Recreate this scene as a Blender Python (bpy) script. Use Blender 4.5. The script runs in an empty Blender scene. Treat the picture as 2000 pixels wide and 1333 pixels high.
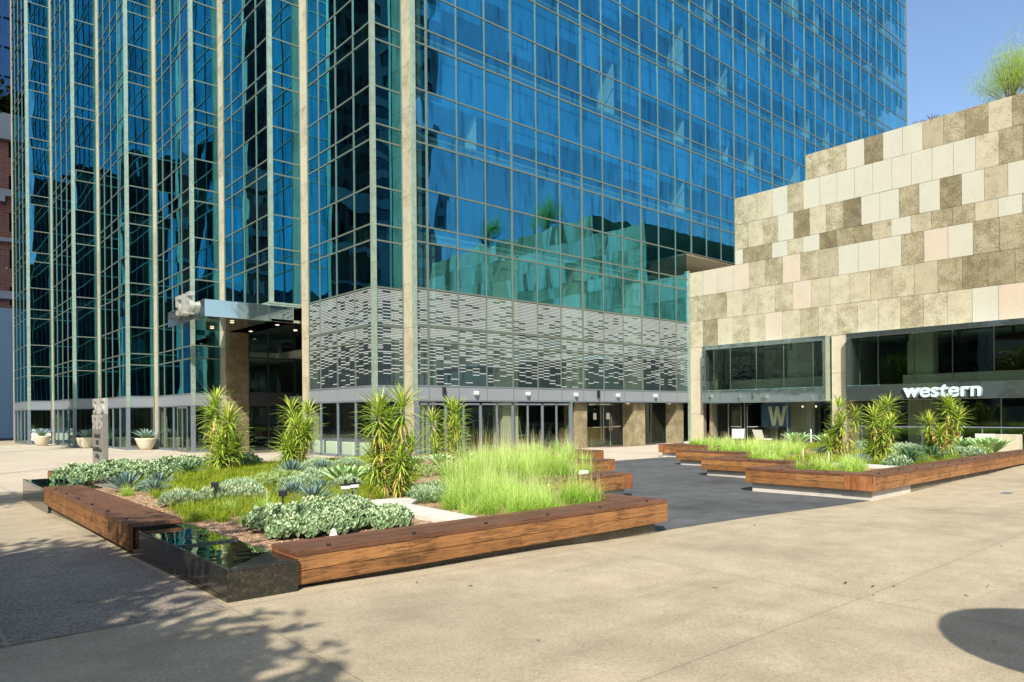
import bpy, bmesh, math, random
from mathutils import Vector, Matrix, Euler
random.seed(7)
R = math.radians
scene = bpy.context.scene
col = scene.collection

# ------------------------------------------------------------------ camera, sky, sun, exposure
EYE = 1.70
cam_d = bpy.data.cameras.new("camera"); cam = bpy.data.objects.new("camera", cam_d); col.objects.link(cam)
cam_d.sensor_width = 36.0; cam_d.lens = 1395.0/2000.0*36.0
cam_d.shift_x = 0.0; cam_d.shift_y = 0.0707
cam_d.clip_start = 0.1; cam_d.clip_end = 3000
YAW = R(48.84)
roll = Matrix.Rotation(-math.asin(0.00866), 4, 'Z')
base = Euler((R(90), 0, YAW-R(90)), 'XYZ').to_matrix().to_4x4()
cam.matrix_world = Matrix.Translation((0, 0, EYE)) @ base @ roll
scene.camera = cam

SUN = Vector((-1.1, -1.0, 1.25)).normalized()
world = bpy.data.worlds.new("World"); scene.world = world; world.use_nodes = True
wn = world.node_tree; wn.nodes.clear()
wo = wn.nodes.new("ShaderNodeOutputWorld"); wb = wn.nodes.new("ShaderNodeBackground"); ws = wn.nodes.new("ShaderNodeTexSky")
ws.sky_type = 'NISHITA'; ws.sun_disc = False
ws.sun_elevation = math.asin(SUN.z); ws.sun_rotation = math.atan2(SUN.x, SUN.y)
ws.air_density = 1.0; ws.dust_density = 1.9; ws.ozone_density = 2.6; ws.altitude = 100
wb.inputs[1].default_value = 0.15
wn.links.new(ws.outputs[0], wb.inputs[0]); wn.links.new(wb.outputs[0], wo.inputs[0])
sl = bpy.data.lights.new("sun", 'SUN'); sl.energy = 5.0; sl.angle = R(0.53); sl.color = (1.0, 0.93, 0.80)
so = bpy.data.objects.new("sun", sl); col.objects.link(so); so.rotation_euler = SUN.to_track_quat('Z', 'Y').to_euler(); so.location = (0, 0, 60)
scene.view_settings.view_transform = 'Standard'; scene.view_settings.look = 'None'
scene.view_settings.exposure = 0.55; scene.view_settings.gamma = 1.0
scene.render.engine = 'CYCLES'
try:
    scene.cycles.max_bounces = 10; scene.cycles.transparent_max_bounces = 12; scene.cycles.glossy_bounces = 5
    scene.cycles.diffuse_bounces = 3
except Exception: pass

# ------------------------------------------------------------------ ground height
CP = [(2.1,6,.135),(2.1,10,.08),(2.1,17,-.02),(8.2,6.3,.0),(5,6,.09),(14,5.7,-.03),(14,8.4,-.04),(19,13.5,0),(11,9,-.02),(25.6,24,-.05),
      (29,24.8,-.08),(33.9,23.7,-.06),(16,23.7,-.08),(11.4,37.3,-.13),(10,44,-.16),(8.7,51.3,-.2),(7.2,66.5,-.21),
      (0,0,.12),(6,0,.06),(20,5.4,.04),(24,5.4,.12),(20,-6,.1),(-10,10,.15),(5,28,-.02),(34,10,.0),(1,5,.15),(8,3,.04),(40,40,-.1),(-5,60,-.15)]
def gz(x, y):
    a = b = 0.0
    for cx, cy, z in CP:
        d = ((x-cx)**2+(y-cy)**2+0.3)**1.25
        a += z/d; b += 1/d
    return a/b

# ------------------------------------------------------------------ materials
def newmat(name):
    m = bpy.data.materials.new(name); m.use_nodes = True
    nt = m.node_tree; nt.nodes.clear()
    out = nt.nodes.new("ShaderNodeOutputMaterial")
    return m, nt, out
def N(nt, t, **kw):
    n = nt.nodes.new(t)
    for k, v in kw.items():
        if k.startswith('i_'): n.inputs[k[2:].replace('_', ' ')].default_value = v
        else: setattr(n, k, v)
    return n
def L(nt, a, b): nt.links.new(a, b)
def math_(nt, op, a, b=None, c=None):
    n = nt.nodes.new("ShaderNodeMath"); n.operation = op
    for i, v in enumerate((a, b, c)):
        if v is None: continue
        if isinstance(v, (int, float)): n.inputs[i].default_value = v
        else: nt.links.new(v, n.inputs[i])
    return n.outputs[0]
def pos(nt, scale=(1, 1, 1)):
    g = N(nt, "ShaderNodeNewGeometry"); mp = N(nt, "ShaderNodeMapping"); mp.inputs['Scale'].default_value = scale
    L(nt, g.outputs['Position'], mp.inputs['Vector']); return mp.outputs[0]
def objc(nt, scale=(1, 1, 1)):
    g = N(nt, "ShaderNodeTexCoord"); mp = N(nt, "ShaderNodeMapping"); mp.inputs['Scale'].default_value = scale
    L(nt, g.outputs['Object'], mp.inputs['Vector']); return mp.outputs[0]
def noise(nt, vec, scale, detail=3, rough=.5):
    n = N(nt, "ShaderNodeTexNoise"); n.inputs['Scale'].default_value = scale; n.inputs['Detail'].default_value = detail; n.inputs['Roughness'].default_value = rough
    L(nt, vec, n.inputs['Vector']); return n.outputs['Fac']
def ramp(nt, fac, stops):
    r = N(nt, "ShaderNodeValToRGB"); e = r.color_ramp.elements
    while len(e) < len(stops): e.new(0.5)
    for el, (p, c) in zip(e, stops):
        el.position = p; el.color = (c[0], c[1], c[2], 1) if not isinstance(c, (int, float)) else (c, c, c, 1)
    L(nt, fac, r.inputs[0]); return r.outputs[0]
def mixc(nt, fac, a, b, mode='MIX'):
    n = N(nt, "ShaderNodeMix"); n.data_type = 'RGBA'; n.blend_type = mode
    for i, v in ((0, fac), (6, a), (7, b)):
        if isinstance(v, (int, float)): n.inputs[i].default_value = v
        elif isinstance(v, tuple): n.inputs[i].default_value = (v[0], v[1], v[2], 1)
        else: L(nt, v, n.inputs[i])
    return n.outputs[2]
def bump(nt, h, strength=.3, dist=.02):
    b = N(nt, "ShaderNodeBump"); b.inputs['Strength'].default_value = strength; b.inputs['Distance'].default_value = dist
    L(nt, h, b.inputs['Height']); return b.outputs[0]
def pbr(nt, out, color, rough=.6, metal=0., nrm=None, spec=.5):
    p = N(nt, "ShaderNodeBsdfPrincipled")
    for k, v in (('Base Color', color), ('Roughness', rough), ('Metallic', metal)):
        if isinstance(v, (int, float)): p.inputs[k].default_value = v
        elif isinstance(v, tuple): p.inputs[k].default_value = (v[0], v[1], v[2], 1)
        else: L(nt, v, p.inputs[k])
    p.inputs['Specular IOR Level'].default_value = spec
    if nrm is not None: L(nt, nrm, p.inputs['Normal'])
    L(nt, p.outputs[0], out.inputs[0]); return p
def simple(name, c, rough=.6, metal=0., nscale=0, namp=.15, bstr=0, spec=.5):
    m, nt, out = newmat(name)
    colr = c; nrm = None
    if nscale:
        v = objc(nt); n = noise(nt, v, nscale, 4, .6)
        colr = mixc(nt, n, tuple(max(0, x*(1-namp*1.6)) for x in c), tuple(min(1, x*(1+namp*1.6)) for x in c))
        if bstr: nrm = bump(nt, n, bstr, .01)
    pbr(nt, out, colr, rough, metal, nrm, spec); return m

def m_concrete(name, cA, cB, speck=.25, joints=True, stain=.5, jx=2.1, jy=5.93, jp=3.21, jpx=4.3):
    m, nt, out = newmat(name)
    v = pos(nt)
    big = noise(nt, v, .35, 5, .6); mid = noise(nt, v, 2.2, 4, .6); fine = noise(nt, v, 110, 2, .7); f2 = noise(nt, v, 34, 3, .75)
    streak = noise(nt, pos(nt, (.25, 1.6, 1)), 1.2, 5, .65)
    c = mixc(nt, ramp(nt, mid, [(.3, 0.), (.7, 1.)]), cA, cB)
    dk = ramp(nt, big, [(.34, .58), (.50, .97), (.75, 1.12)])
    c = mixc(nt, stain, c, dk, 'MULTIPLY')
    st = ramp(nt, streak, [(.30, .60), (.44, .97), (.7, 1.08)])
    c = mixc(nt, stain*.8, c, st, 'MULTIPLY')
    c = mixc(nt, 1.0, c, ramp(nt, fine, [(.25, 1-speck*1.5), (.5, 1.), (.75, 1+speck)]), 'MULTIPLY')
    c = mixc(nt, 1.0, c, ramp(nt, f2, [(.25, 1-speck), (.5, 1.), (.75, 1+speck*.6)]), 'MULTIPLY')
    if joints:
        vg = N(nt, 'ShaderNodeTexVoronoi'); vg.inputs['Scale'].default_value = 1.7; L(nt, v, vg.inputs['Vector'])
        c = mixc(nt, 1.0, c, ramp(nt, math_(nt, 'ADD', vg.outputs['Distance'], math_(nt, 'MULTIPLY', f2, .02)), [(.026, .55), (.036, 1.)]), 'MULTIPLY')
        g = N(nt, "ShaderNodeNewGeometry"); sp = N(nt, "ShaderNodeSeparateXYZ"); L(nt, g.outputs['Position'], sp.inputs[0])
        wob = math_(nt, 'MULTIPLY', math_(nt, 'SUBTRACT', noise(nt, v, 1.3, 3, .6), .5), .02)
        def jl(s, o, jp):
            q = math_(nt, 'DIVIDE', math_(nt, 'ADD', math_(nt, 'SUBTRACT', s, o), wob), jp)
            fr = math_(nt, 'FRACT', math_(nt, 'ADD', q, .5))
            d = math_(nt, 'MULTIPLY', math_(nt, 'ABSOLUTE', math_(nt, 'SUBTRACT', fr, .5)), jp)
            return d
        d = math_(nt, 'MINIMUM', jl(sp.outputs[0], jx, jpx), jl(sp.outputs[1], jy, jp))
        jm = math_(nt, 'SMOOTH_MIN', math_(nt, 'DIVIDE', d, .007), 1.0, .2)
        c = mixc(nt, 1.0, c, ramp(nt, jm, [(.2, .58), (1., 1.)]), 'MULTIPLY')
        hz = ramp(nt, math_(nt, 'DIVIDE', d, .12), [(.0, .93), (1., 1.)])
        c = mixc(nt, .8, c, hz, 'MULTIPLY')
    hgt = math_(nt, 'ADD', math_(nt, 'MULTIPLY', fine, .4), f2)
    pbr(nt, out, c, .82, 0, bump(nt, hgt, .25, .006), .3)
    return m
M = {}
M['concrete'] = m_concrete('plaza_concrete', (.355, .295, .20), (.44, .375, .265), .25)
M['aggregate'] = m_concrete('exposed_aggregate_paving', (.22, .19, .155), (.29, .25, .20), .75, False, .45)
M['dark_paving'] = m_concrete('dark_cleft_paving', (.072, .076, .080), (.112, .117, .120), .30, False, .75)
M['far_paving'] = m_concrete('pale_plaza_paving', (.46, .395, .31), (.53, .46, .36), .10, True, .25)
M['asphalt'] = m_concrete('street_asphalt', (.05, .05, .052), (.07, .07, .07), .3, False)
M['plinth'] = m_concrete('planter_concrete', (.44, .42, .37), (.55, .53, .47), .10, False, .6)
M['dark_plinth'] = m_concrete('dark_aggregate_plinth', (.13, .12, .09), (.20, .18, .13), .5, False, .4)
M['curb'] = m_concrete('pale_concrete_curb', (.52, .5, .45), (.6, .58, .52), .08, False, .4)

def m_stone(name):            # pebbled cladding; 'tint' = tone of each slab, 'kind' = how speckled
    m, nt, out = newmat(name)
    v = pos(nt)
    a = N(nt, "ShaderNodeAttribute"); a.attribute_name = 'tint'
    k = N(nt, "ShaderNodeAttribute"); k.attribute_name = 'kind'
    tone = ramp(nt, a.outputs['Fac'], [(0., (.20, .172, .108)), (.22, (.295, .255, .16)), (.42, (.42, .375, .265)), (.62, (.47, .425, .315)), (.8, (.445, .43, .355)), (1., (.47, .39, .30))])
    f = noise(nt, v, 26, 5, .78); g = noise(nt, v, 2.1, 4, .65); st = noise(nt, pos(nt, (1, 1.5, .7)), 1.0, 4, .7); h = noise(nt, v, 70, 2, .8)
    thr = math_(nt, 'SUBTRACT', .625, math_(nt, 'MULTIPLY', k.outputs['Fac'], .22))
    patch = math_(nt, 'MULTIPLY', math_(nt, 'SUBTRACT', g, .5), .42)
    sp = math_(nt, 'SUBTRACT', math_(nt, 'ADD', f, patch), thr)
    mask = ramp(nt, math_(nt, 'MULTIPLY', sp, 5.0), [(0., 0.), (.5, 1.)])
    darker = mixc(nt, 1.0, tone, (.50, .46, .36), 'MULTIPLY')
    c = mixc(nt, math_(nt, 'MULTIPLY', mask, .95), tone, darker)
    c = mixc(nt, math_(nt, 'ADD', .12, math_(nt, 'MULTIPLY', k.outputs['Fac'], .6)), c, ramp(nt, st, [(.3, .66), (.52, 1.), (.75, 1.1)]), 'MULTIPLY')
    c = mixc(nt, .6, c, ramp(nt, h, [(.3, .72), (.5, 1.), (.7, 1.12)]), 'MULTIPLY')
    pbr(nt, out, c, .8, 0, bump(nt, math_(nt, 'ADD', f, h), .35, .012), .3)
    return m
M['stone'] = m_stone('pebbled_stone_cladding')
M['stone_dark'] = simple('dark_stone_backing', (.16, .13, .09), .9)  # dark backing behind the open joints of the cladding

def m_wood(name, ca, cb, axis, top=False):
    m, nt, out = newmat(name)
    g = N(nt, "ShaderNodeAttribute"); g.attribute_name = 'tint'
    s = (1.2, 22, 22) if axis == 'X' else (22, 1.2, 22) if axis == 'Y' else (22, 22, 1.2)
    s2 = (3, 60, 60) if axis == 'X' else (60, 3, 60) if axis == 'Y' else (60, 60, 3)
    grain = noise(nt, pos(nt, s), 1.0, 5, .7); fine = noise(nt, pos(nt, s2), 1.6, 4, .75); blot = noise(nt, pos(nt), 3.0, 4, .6)
    c = mixc(nt, g.outputs['Fac'], ca, cb)
    c = mixc(nt, .75, c, ramp(nt, grain, [(.32, .60), (.5, 1.), (.7, 1.15)]), 'MULTIPLY')
    wear = math_(nt, 'ADD', fine, math_(nt, 'MULTIPLY', math_(nt, 'SUBTRACT', blot, .5), .45))
    c = mixc(nt, .85 if not top else .6, c, ramp(nt, wear, [(.36, .20), (.46, .68), (.53, 1.)]), 'MULTIPLY')
    pbr(nt, out, c, .62 if not top else .55, 0, bump(nt, fine, .3, .004), .35)
    return m
for ax in 'XY':
    M['wood'+ax] = m_wood('ipe_boards_'+ax, (.21, .092, .030), (.345, .165, .060), ax)
    M['top'+ax] = m_wood('ipe_top_boards_'+ax, (.125, .055, .030), (.175, .082, .044), ax, True)
M['woodZ'] = m_wood('ipe_end_boards', (.27, .10, .035), (.34, .14, .055), 'Z')

def m_glass(name, tint, see, fac, wav=.35, ns=.55, rough=0.0, frit=False, body=None, smudge=0.):
    m, nt, out = newmat(name)
    a = N(nt, "ShaderNodeAttribute"); a.attribute_name = 'tint'
    n = N(nt, "ShaderNodeTexNoise"); n.noise_dimensions = '4D'; n.inputs['Scale'].default_value = ns; n.inputs['Detail'].default_value = 1.2
    L(nt, pos(nt, (1, 1, .45)), n.inputs['Vector']); L(nt, math_(nt, 'MULTIPLY', a.outputs['Fac'], 57.3), n.inputs['W'])
    nrm = bump(nt, n.outputs['Fac'], wav, .06)
    gl = N(nt, "ShaderNodeBsdfGlossy"); gl.inputs['Roughness'].default_value = rough
    # faint dirt and film marks on each pane
    d = noise(nt, pos(nt, (1, 1, .7)), 1.6, 4, .7)
    tc = mixc(nt, .55, tint, ramp(nt, d, [(.35, .78), (.6, 1.)]), 'MULTIPLY')
    if smudge:
        sv = N(nt, "ShaderNodeTexNoise"); sv.noise_dimensions = '4D'; sv.inputs['Scale'].default_value = 1.0; sv.inputs['Detail'].default_value = 3
        L(nt, pos(nt, (3.6, 3.6, .5)), sv.inputs['Vector']); L(nt, math_(nt, 'MULTIPLY', a.outputs['Fac'], 31.), sv.inputs['W'])
        tc = mixc(nt, smudge, tc, ramp(nt, sv.outputs['Fac'], [(.36, .55), (.45, .95), (.62, 1.), (.72, 1.25)]), 'MULTIPLY')
        tc = mixc(nt, 1.0, tc, ramp(nt, math_(nt, 'FRACT', math_(nt, 'MULTIPLY', a.outputs['Fac'], 7.7)), [(0., .86), (1., 1.12)]), 'MULTIPLY')
    L(nt, tc, gl.inputs['Color']); L(nt, nrm, gl.inputs['Normal'])
    tr = N(nt, "ShaderNodeBsdfTransparent"); tr.inputs[0].default_value = (*see, 1)
    mx = N(nt, "ShaderNodeMixShader")
    lw = N(nt, "ShaderNodeLayerWeight"); lw.inputs['Blend'].default_value = .5
    fa = math_(nt, 'ADD', math_(nt, 'MULTIPLY', math_(nt, 'POWER', lw.outputs['Facing'], 4.0), 1-fac), fac)
    L(nt, math_(nt, 'MINIMUM', fa, 1.0), mx.inputs[0]); L(nt, tr.outputs[0], mx.inputs[1]); L(nt, gl.outputs[0], mx.inputs[2])
    last = mx.outputs[0]
    if body:
        df = N(nt, "ShaderNodeBsdfDiffuse"); df.inputs[0].default_value = (*body, 1)
        ad = N(nt, "ShaderNodeAddShader"); L(nt, last, ad.inputs[0]); L(nt, df.outputs[0], ad.inputs[1]); last = ad.outputs[0]
    if frit:
        g = N(nt, "ShaderNodeNewGeometry"); sp = N(nt, "ShaderNodeSeparateXYZ"); L(nt, g.outputs['Position'], sp.inputs[0])
        z = sp.outputs[2]; u = math_(nt, 'ADD', sp.outputs[0], math_(nt, 'MULTIPLY', sp.outputs[1], 1.0))
        zi = math_(nt, 'DIVIDE', z, .066); zr = math_(nt, 'FLOOR', zi); zf = math_(nt, 'FRACT', zi)
        ui = math_(nt, 'FLOOR', math_(nt, 'DIVIDE', math_(nt, 'SUBTRACT', u, 16.30+23.7), .375))
        cv = N(nt, "ShaderNodeCombineXYZ"); L(nt, zr, cv.inputs[0]); L(nt, ui, cv.inputs[1])
        wn_ = N(nt, "ShaderNodeTexWhiteNoise"); wn_.noise_dimensions = '2D'; L(nt, cv.outputs[0], wn_.inputs['Vector'])
        par = math_(nt, 'FRACT', math_(nt, 'MULTIPLY', math_(nt, 'ADD', zr, ui), .5))      # checker rhythm
        rnd = math_(nt, 'ADD', math_(nt, 'MULTIPLY', wn_.outputs['Value'], .62), math_(nt, 'MULTIPLY', par, .76))
        dens = math_(nt, 'MINIMUM', math_(nt, 'MULTIPLY', math_(nt, 'SUBTRACT', z, 2.72), .42), math_(nt, 'ADD', .44, math_(nt, 'MULTIPLY', math_(nt, 'SUBTRACT', z, 3.8), .175)))
        on = math_(nt, 'LESS_THAN', rnd, dens)
        line = math_(nt, 'MULTIPLY', math_(nt, 'GREATER_THAN', zf, .18), math_(nt, 'LESS_THAN', zf, .72))
        mk = math_(nt, 'MULTIPLY', math_(nt, 'MULTIPLY', on, line), .64)
        wd = N(nt, "ShaderNodeBsdfPrincipled"); wd.inputs['Base Color'].default_value = (.52, .55, .55, 1); wd.inputs['Roughness'].default_value = .35
        m2 = N(nt, "ShaderNodeMixShader"); L(nt, mk, m2.inputs[0]); L(nt, last, m2.inputs[1]); L(nt, wd.outputs[0], m2.inputs[2]); last = m2.outputs[0]
    L(nt, last, out.inputs[0]); return m
M['glass'] = m_glass('blue_green_mirror_glass', (.13, .62, .84), (.50, .82, .82), .54, .7, .55, smudge=.85)
M['glass_side'] = m_glass('dark_green_mirror_glass', (.11, .50, .68), (.18, .36, .33), .56, .8, .5, smudge=.7)
M['frit'] = m_glass('fritted_glass', (.26, .42, .50), (.50, .62, .60), .36, .3, .6, frit=True, body=(.02, .028, .03))
M['clear'] = m_glass('storefront_glass', (.60, .78, .74), (.78, .88, .82), .10, .15, .5)
M['store'] = m_glass('dark_shopfront_glass', (.50, .68, .62), (.62, .74, .68), .16, .25, .5)
M['water'] = m_glass('still_water', (.85, .95, .8), (.03, .04, .03), .42, .06, 3.0, body=(.004, .006, .004))

def m_steel(name, c=(.62, .68, .68), wav=.5, ns=1.6, rough=.06):
    m, nt, out = newmat(name)
    n = noise(nt, pos(nt), ns, 2, .5)
    pbr(nt, out, c, rough, .93, bump(nt, n, wav, .05)); return m
M['steel'] = m_steel('polished_steel', (.50, .60, .57), .10, 1.2)
M['steel_soft'] = m_steel('polished_steel_letters', (.8, .8, .78), .1, 2, .18)
M['mull'] = simple('champagne_mullion', (.16, .195, .16), .38, .35)
M['mull_green'] = simple('weathered_corner_cover', (.27, .35, .28), .45, .3, 5, .3)
M['dark_frame'] = simple('grey_aluminium_frame', (.17, .20, .235), .45, .3, 6, .12)
M['spandrel'] = simple('grey_granite_spandrel', (.20, .225, .25), .35, 0, 60, .25, .1)
M['black_frame'] = simple('dark_window_frame', (.035, .038, .042), .4, .2)
M['chrome'] = simple('chrome_handle', (.75, .75, .73), .15, 1.)
def m_granite(name):
    m, nt, out = newmat(name)
    f = noise(nt, pos(nt), 90, 4, .8); g = noise(nt, pos(nt), 22, 4, .8)
    c = ramp(nt, math_(nt, 'ADD', math_(nt, 'MULTIPLY', f, .6), math_(nt, 'MULTIPLY', g, .4)), [(.42, (.008, .009, .008)), (.56, (.028, .027, .020)), (.66, (.16, .13, .07)), (.75, (.3, .25, .14))])
    pbr(nt, out, c, .09, 0, None, .7); return m
M['granite'] = m_granite('polished_black_granite')
M['interior'] = simple('interior_wall', (.20, .21, .17), .9, 0, .6, .3)
M['interior_dark'] = simple('interior_dark', (.045, .05, .05), .8)
M['ceiling'] = simple('interior_ceiling', (.30, .33, .28), .9)
M['floor_in'] = simple('interior_floor', (.16, .13, .11), .4)
M['white'] = simple('white_paint', (.78, .78, .74), .45)
M['black'] = simple('black_plastic', (.015, .016, .018), .4)
M['pot'] = simple('cream_planter_pot', (.56, .51, .40), .6, 0, 20, .08)
M['sign_metal'] = simple('brushed_sign_metal', (.30, .30, .27), .38, .55, 3, .1)
M['sign_light'] = simple('satin_sign_metal', (.50, .50, .46), .35, .4)
M['letter_blue'] = simple('pale_letter_face', (.50, .62, .66), .35)
M['letter_side'] = simple('letter_side', (.30, .42, .48), .4)
M['navy'] = simple('navy_board', (.025, .07, .18), .5)
M['tan'] = simple('tan_letter', (.62, .56, .42), .6)
M['paper'] = simple('paper_notice', (.75, .72, .70), .7)
M['red'] = simple('red_fabric', (.50, .03, .03), .7)
M['flag_blue'] = simple('flag_blue', (.02, .05, .2), .7)
M['seat_cream'] = simple('cream_upholstery', (.62, .63, .54), .7)
M['seat_purple'] = simple('purple_upholstery', (.14, .10, .16), .7)
def m_lamp():
    m, nt, out = newmat('warm_lamp_glow'); e = N(nt, "ShaderNodeEmission"); e.inputs[0].default_value = (1, .8, .55, 1); e.inputs[1].default_value = 1.1; L(nt, e.outputs[0], out.inputs[0]); return m
M['lamp'] = m_lamp()
M['blind'] = simple('dark_roller_blind', (.025, .03, .03), .8)
M['blind_sky_tint'] = simple('sky_tinted_roller_blind', (.03, .24, .52), .8)  # blue in the blind colour stands in for sky mirrored by the glass
M['brick'] = None
def m_brick():
    m, nt, out = newmat('red_brick')
    b = N(nt, "ShaderNodeTexBrick"); b.inputs['Scale'].default_value = 1.0; b.inputs['Brick Width'].default_value = .9; b.inputs['Row Height'].default_value = .3; b.inputs['Mortar Size'].default_value = .03
    b.inputs['Color1'].default_value = (.27, .10, .075, 1); b.inputs['Color2'].default_value = (.34, .14, .10, 1); b.inputs['Mortar'].default_value = (.3, .24, .2, 1)
    g = N(nt, "ShaderNodeNewGeometry"); sp = N(nt, "ShaderNodeSeparateXYZ"); L(nt, g.outputs['Position'], sp.inputs[0])
    cb = N(nt, "ShaderNodeCombineXYZ"); L(nt, math_(nt, 'ADD', sp.outputs[0], sp.outputs[1]), cb.inputs[0]); L(nt, sp.outputs[2], cb.inputs[1])
    L(nt, cb.outputs[0], b.inputs['Vector'])
    pbr(nt, out, b.outputs[0], .85); return m
M['brick'] = m_brick()
M['limestone'] = simple('pale_limestone', (.42, .46, .46), .85, 0, .5, .1)
M['dark_glass'] = simple('dark_window_glass', (.01, .02, .03), .05, 0, 0, 0, 0, .9)
M['office_blue'] = simple('blue_office_glass', (.04, .13, .26), .1, .4)
M['tower_white'] = simple('white_tower_frame', (.36, .40, .40), .7)
M['tower_dark'] = simple('dark_tower_frame', (.055, .06, .06), .6)
M['blue_wall'] = simple('pale_blue_stucco', (.30, .50, .66), .9, 0, .8, .06)
M['bark'] = simple('tree_bark', (.16, .11, .07), .9, 0, 12, .3, .4)
M['rust'] = simple('rust_brown_post', (.20, .10, .05), .6, .2)
M['terracotta'] = simple('terracotta', (.36, .12, .06), .7)

def m_leaf(name, stops, trans=.35, rough=.45, spec=.4):
    m, nt, out = newmat(name)
    a = N(nt, "ShaderNodeAttribute"); a.attribute_name = 'tint'
    c = ramp(nt, a.outputs['Fac'], stops)
    c = mixc(nt, .35, c, ramp(nt, noise(nt, pos(nt), 9, 2, .5), [(.3, .7), (.7, 1.2)]), 'MULTIPLY')
    p = N(nt, "ShaderNodeBsdfPrincipled"); L(nt, c, p.inputs['Base Color']); p.inputs['Roughness'].default_value = rough; p.inputs['Specular IOR Level'].default_value = spec
    t = N(nt, "ShaderNodeBsdfTranslucent"); L(nt, mixc(nt, 1.0, c, (1.15, 1.1, .55), 'MULTIPLY'), t.inputs[0])
    mx = N(nt, "ShaderNodeMixShader"); mx.inputs[0].default_value = trans
    L(nt, p.outputs[0], mx.inputs[1]); L(nt, t.outputs[0], mx.inputs[2]); L(nt, mx.outputs[0], out.inputs[0]); return m
M['yucca'] = m_leaf('yucca_leaf', [(0., (.05, .09, .015)), (.4, (.20, .33, .035)), (.75, (.44, .56, .08)), (.93, (.66, .60, .14)), (1., (.55, .36, .12))], .2)
M['agave_blue'] = m_leaf('blue_agave_leaf', [(0., (.05, .09, .085)), (.5, (.13, .22, .21)), (1., (.30, .42, .38))], .1)
M['agave_dark'] = m_leaf('dark_agave_leaf', [(0., (.02, .06, .03)), (.5, (.06, .16, .08)), (1., (.28, .38, .16))], .15)
M['foxtail'] = m_leaf('foxtail_agave_leaf', [(0., (.14, .28, .12)), (.5, (.36, .56, .26)), (1., (.62, .80, .44))], .2)
M['paddle'] = m_leaf('grey_green_paddle_leaf', [(0., (.07, .15, .07)), (.4, (.25, .38, .20)), (.8, (.50, .62, .38)), (1., (.70, .68, .46))], .15)
M['senecio'] = m_leaf('grey_leafy_shrub', [(0., (.12, .20, .11)), (.5, (.36, .50, .30)), (.9, (.60, .72, .46)), (1., (.70, .38, .28))], .15)
M['lime_shrub'] = m_leaf('pale_green_shrub', [(0., (.12, .20, .05)), (.5, (.36, .48, .16)), (1., (.58, .68, .32))], .2)
M['tall_grass'] = m_leaf('lime_grass_blade', [(0., (.10, .22, .02)), (.3, (.38, .62, .08)), (.62, (.66, .84, .26)), (.9, (.86, .93, .55)), (1., (.66, .52, .30))], .45, .5)
M['sedge'] = m_leaf('yellow_green_sedge', [(0., (.07, .14, .01)), (.35, (.24, .36, .02)), (.65, (.50, .56, .035)), (.9, (.72, .66, .09)), (1., (.68, .50, .18))], .4, .5)
M['feather'] = m_leaf('feathery_foliage', [(0., (.25, .36, .06)), (.5, (.50, .66, .16)), (1., (.72, .82, .36))], .5)
M['tree_leaf'] = m_leaf('broad_tree_leaf', [(0., (.02, .045, .012)), (.5, (.05, .09, .02)), (1., (.10, .15, .03))], .3)
M['tree_leaf2'] = m_leaf('light_tree_leaf', [(0., (.06, .12, .02)), (.5, (.14, .24, .04)), (1., (.28, .38, .08))], .35)
M['red_leaf'] = m_leaf('red_tipped_leaf', [(0., (.12, .08, .05)), (.5, (.30, .12, .10)), (1., (.45, .3, .3))], .2)
M['flower'] = simple('lilac_flower', (.55, .42, .7), .6)
M['trunk_pale'] = simple('pale_yucca_stem', (.42, .33, .24), .8, 0, 25, .3, .3)
def m_mulch():
    m, nt, out = newmat('gravel_mulch')
    v = N(nt, "ShaderNodeTexVoronoi"); v.inputs['Scale'].default_value = 42; L(nt, pos(nt), v.inputs['Vector'])
    c = ramp(nt, N(nt, "ShaderNodeSeparateColor").outputs[0], [(0, 0.), (1, 1.)])
    s = N(nt, "ShaderNodeSeparateColor"); L(nt, v.outputs['Color'], s.inputs[0])
    c = ramp(nt, s.outputs[0], [(0., (.16, .08, .04)), (.4, (.34, .19, .10)), (.75, (.52, .34, .20)), (1., (.66, .52, .38))])
    c = mixc(nt, .7, c, ramp(nt, noise(nt, pos(nt), 3, 3, .6), [(.3, .6), (.7, 1.1)]), 'MULTIPLY')
    pbr(nt, out, c, .9, 0, bump(nt, v.outputs['Distance'], .8, .02)); return m
M['mulch'] = m_mulch()

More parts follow.
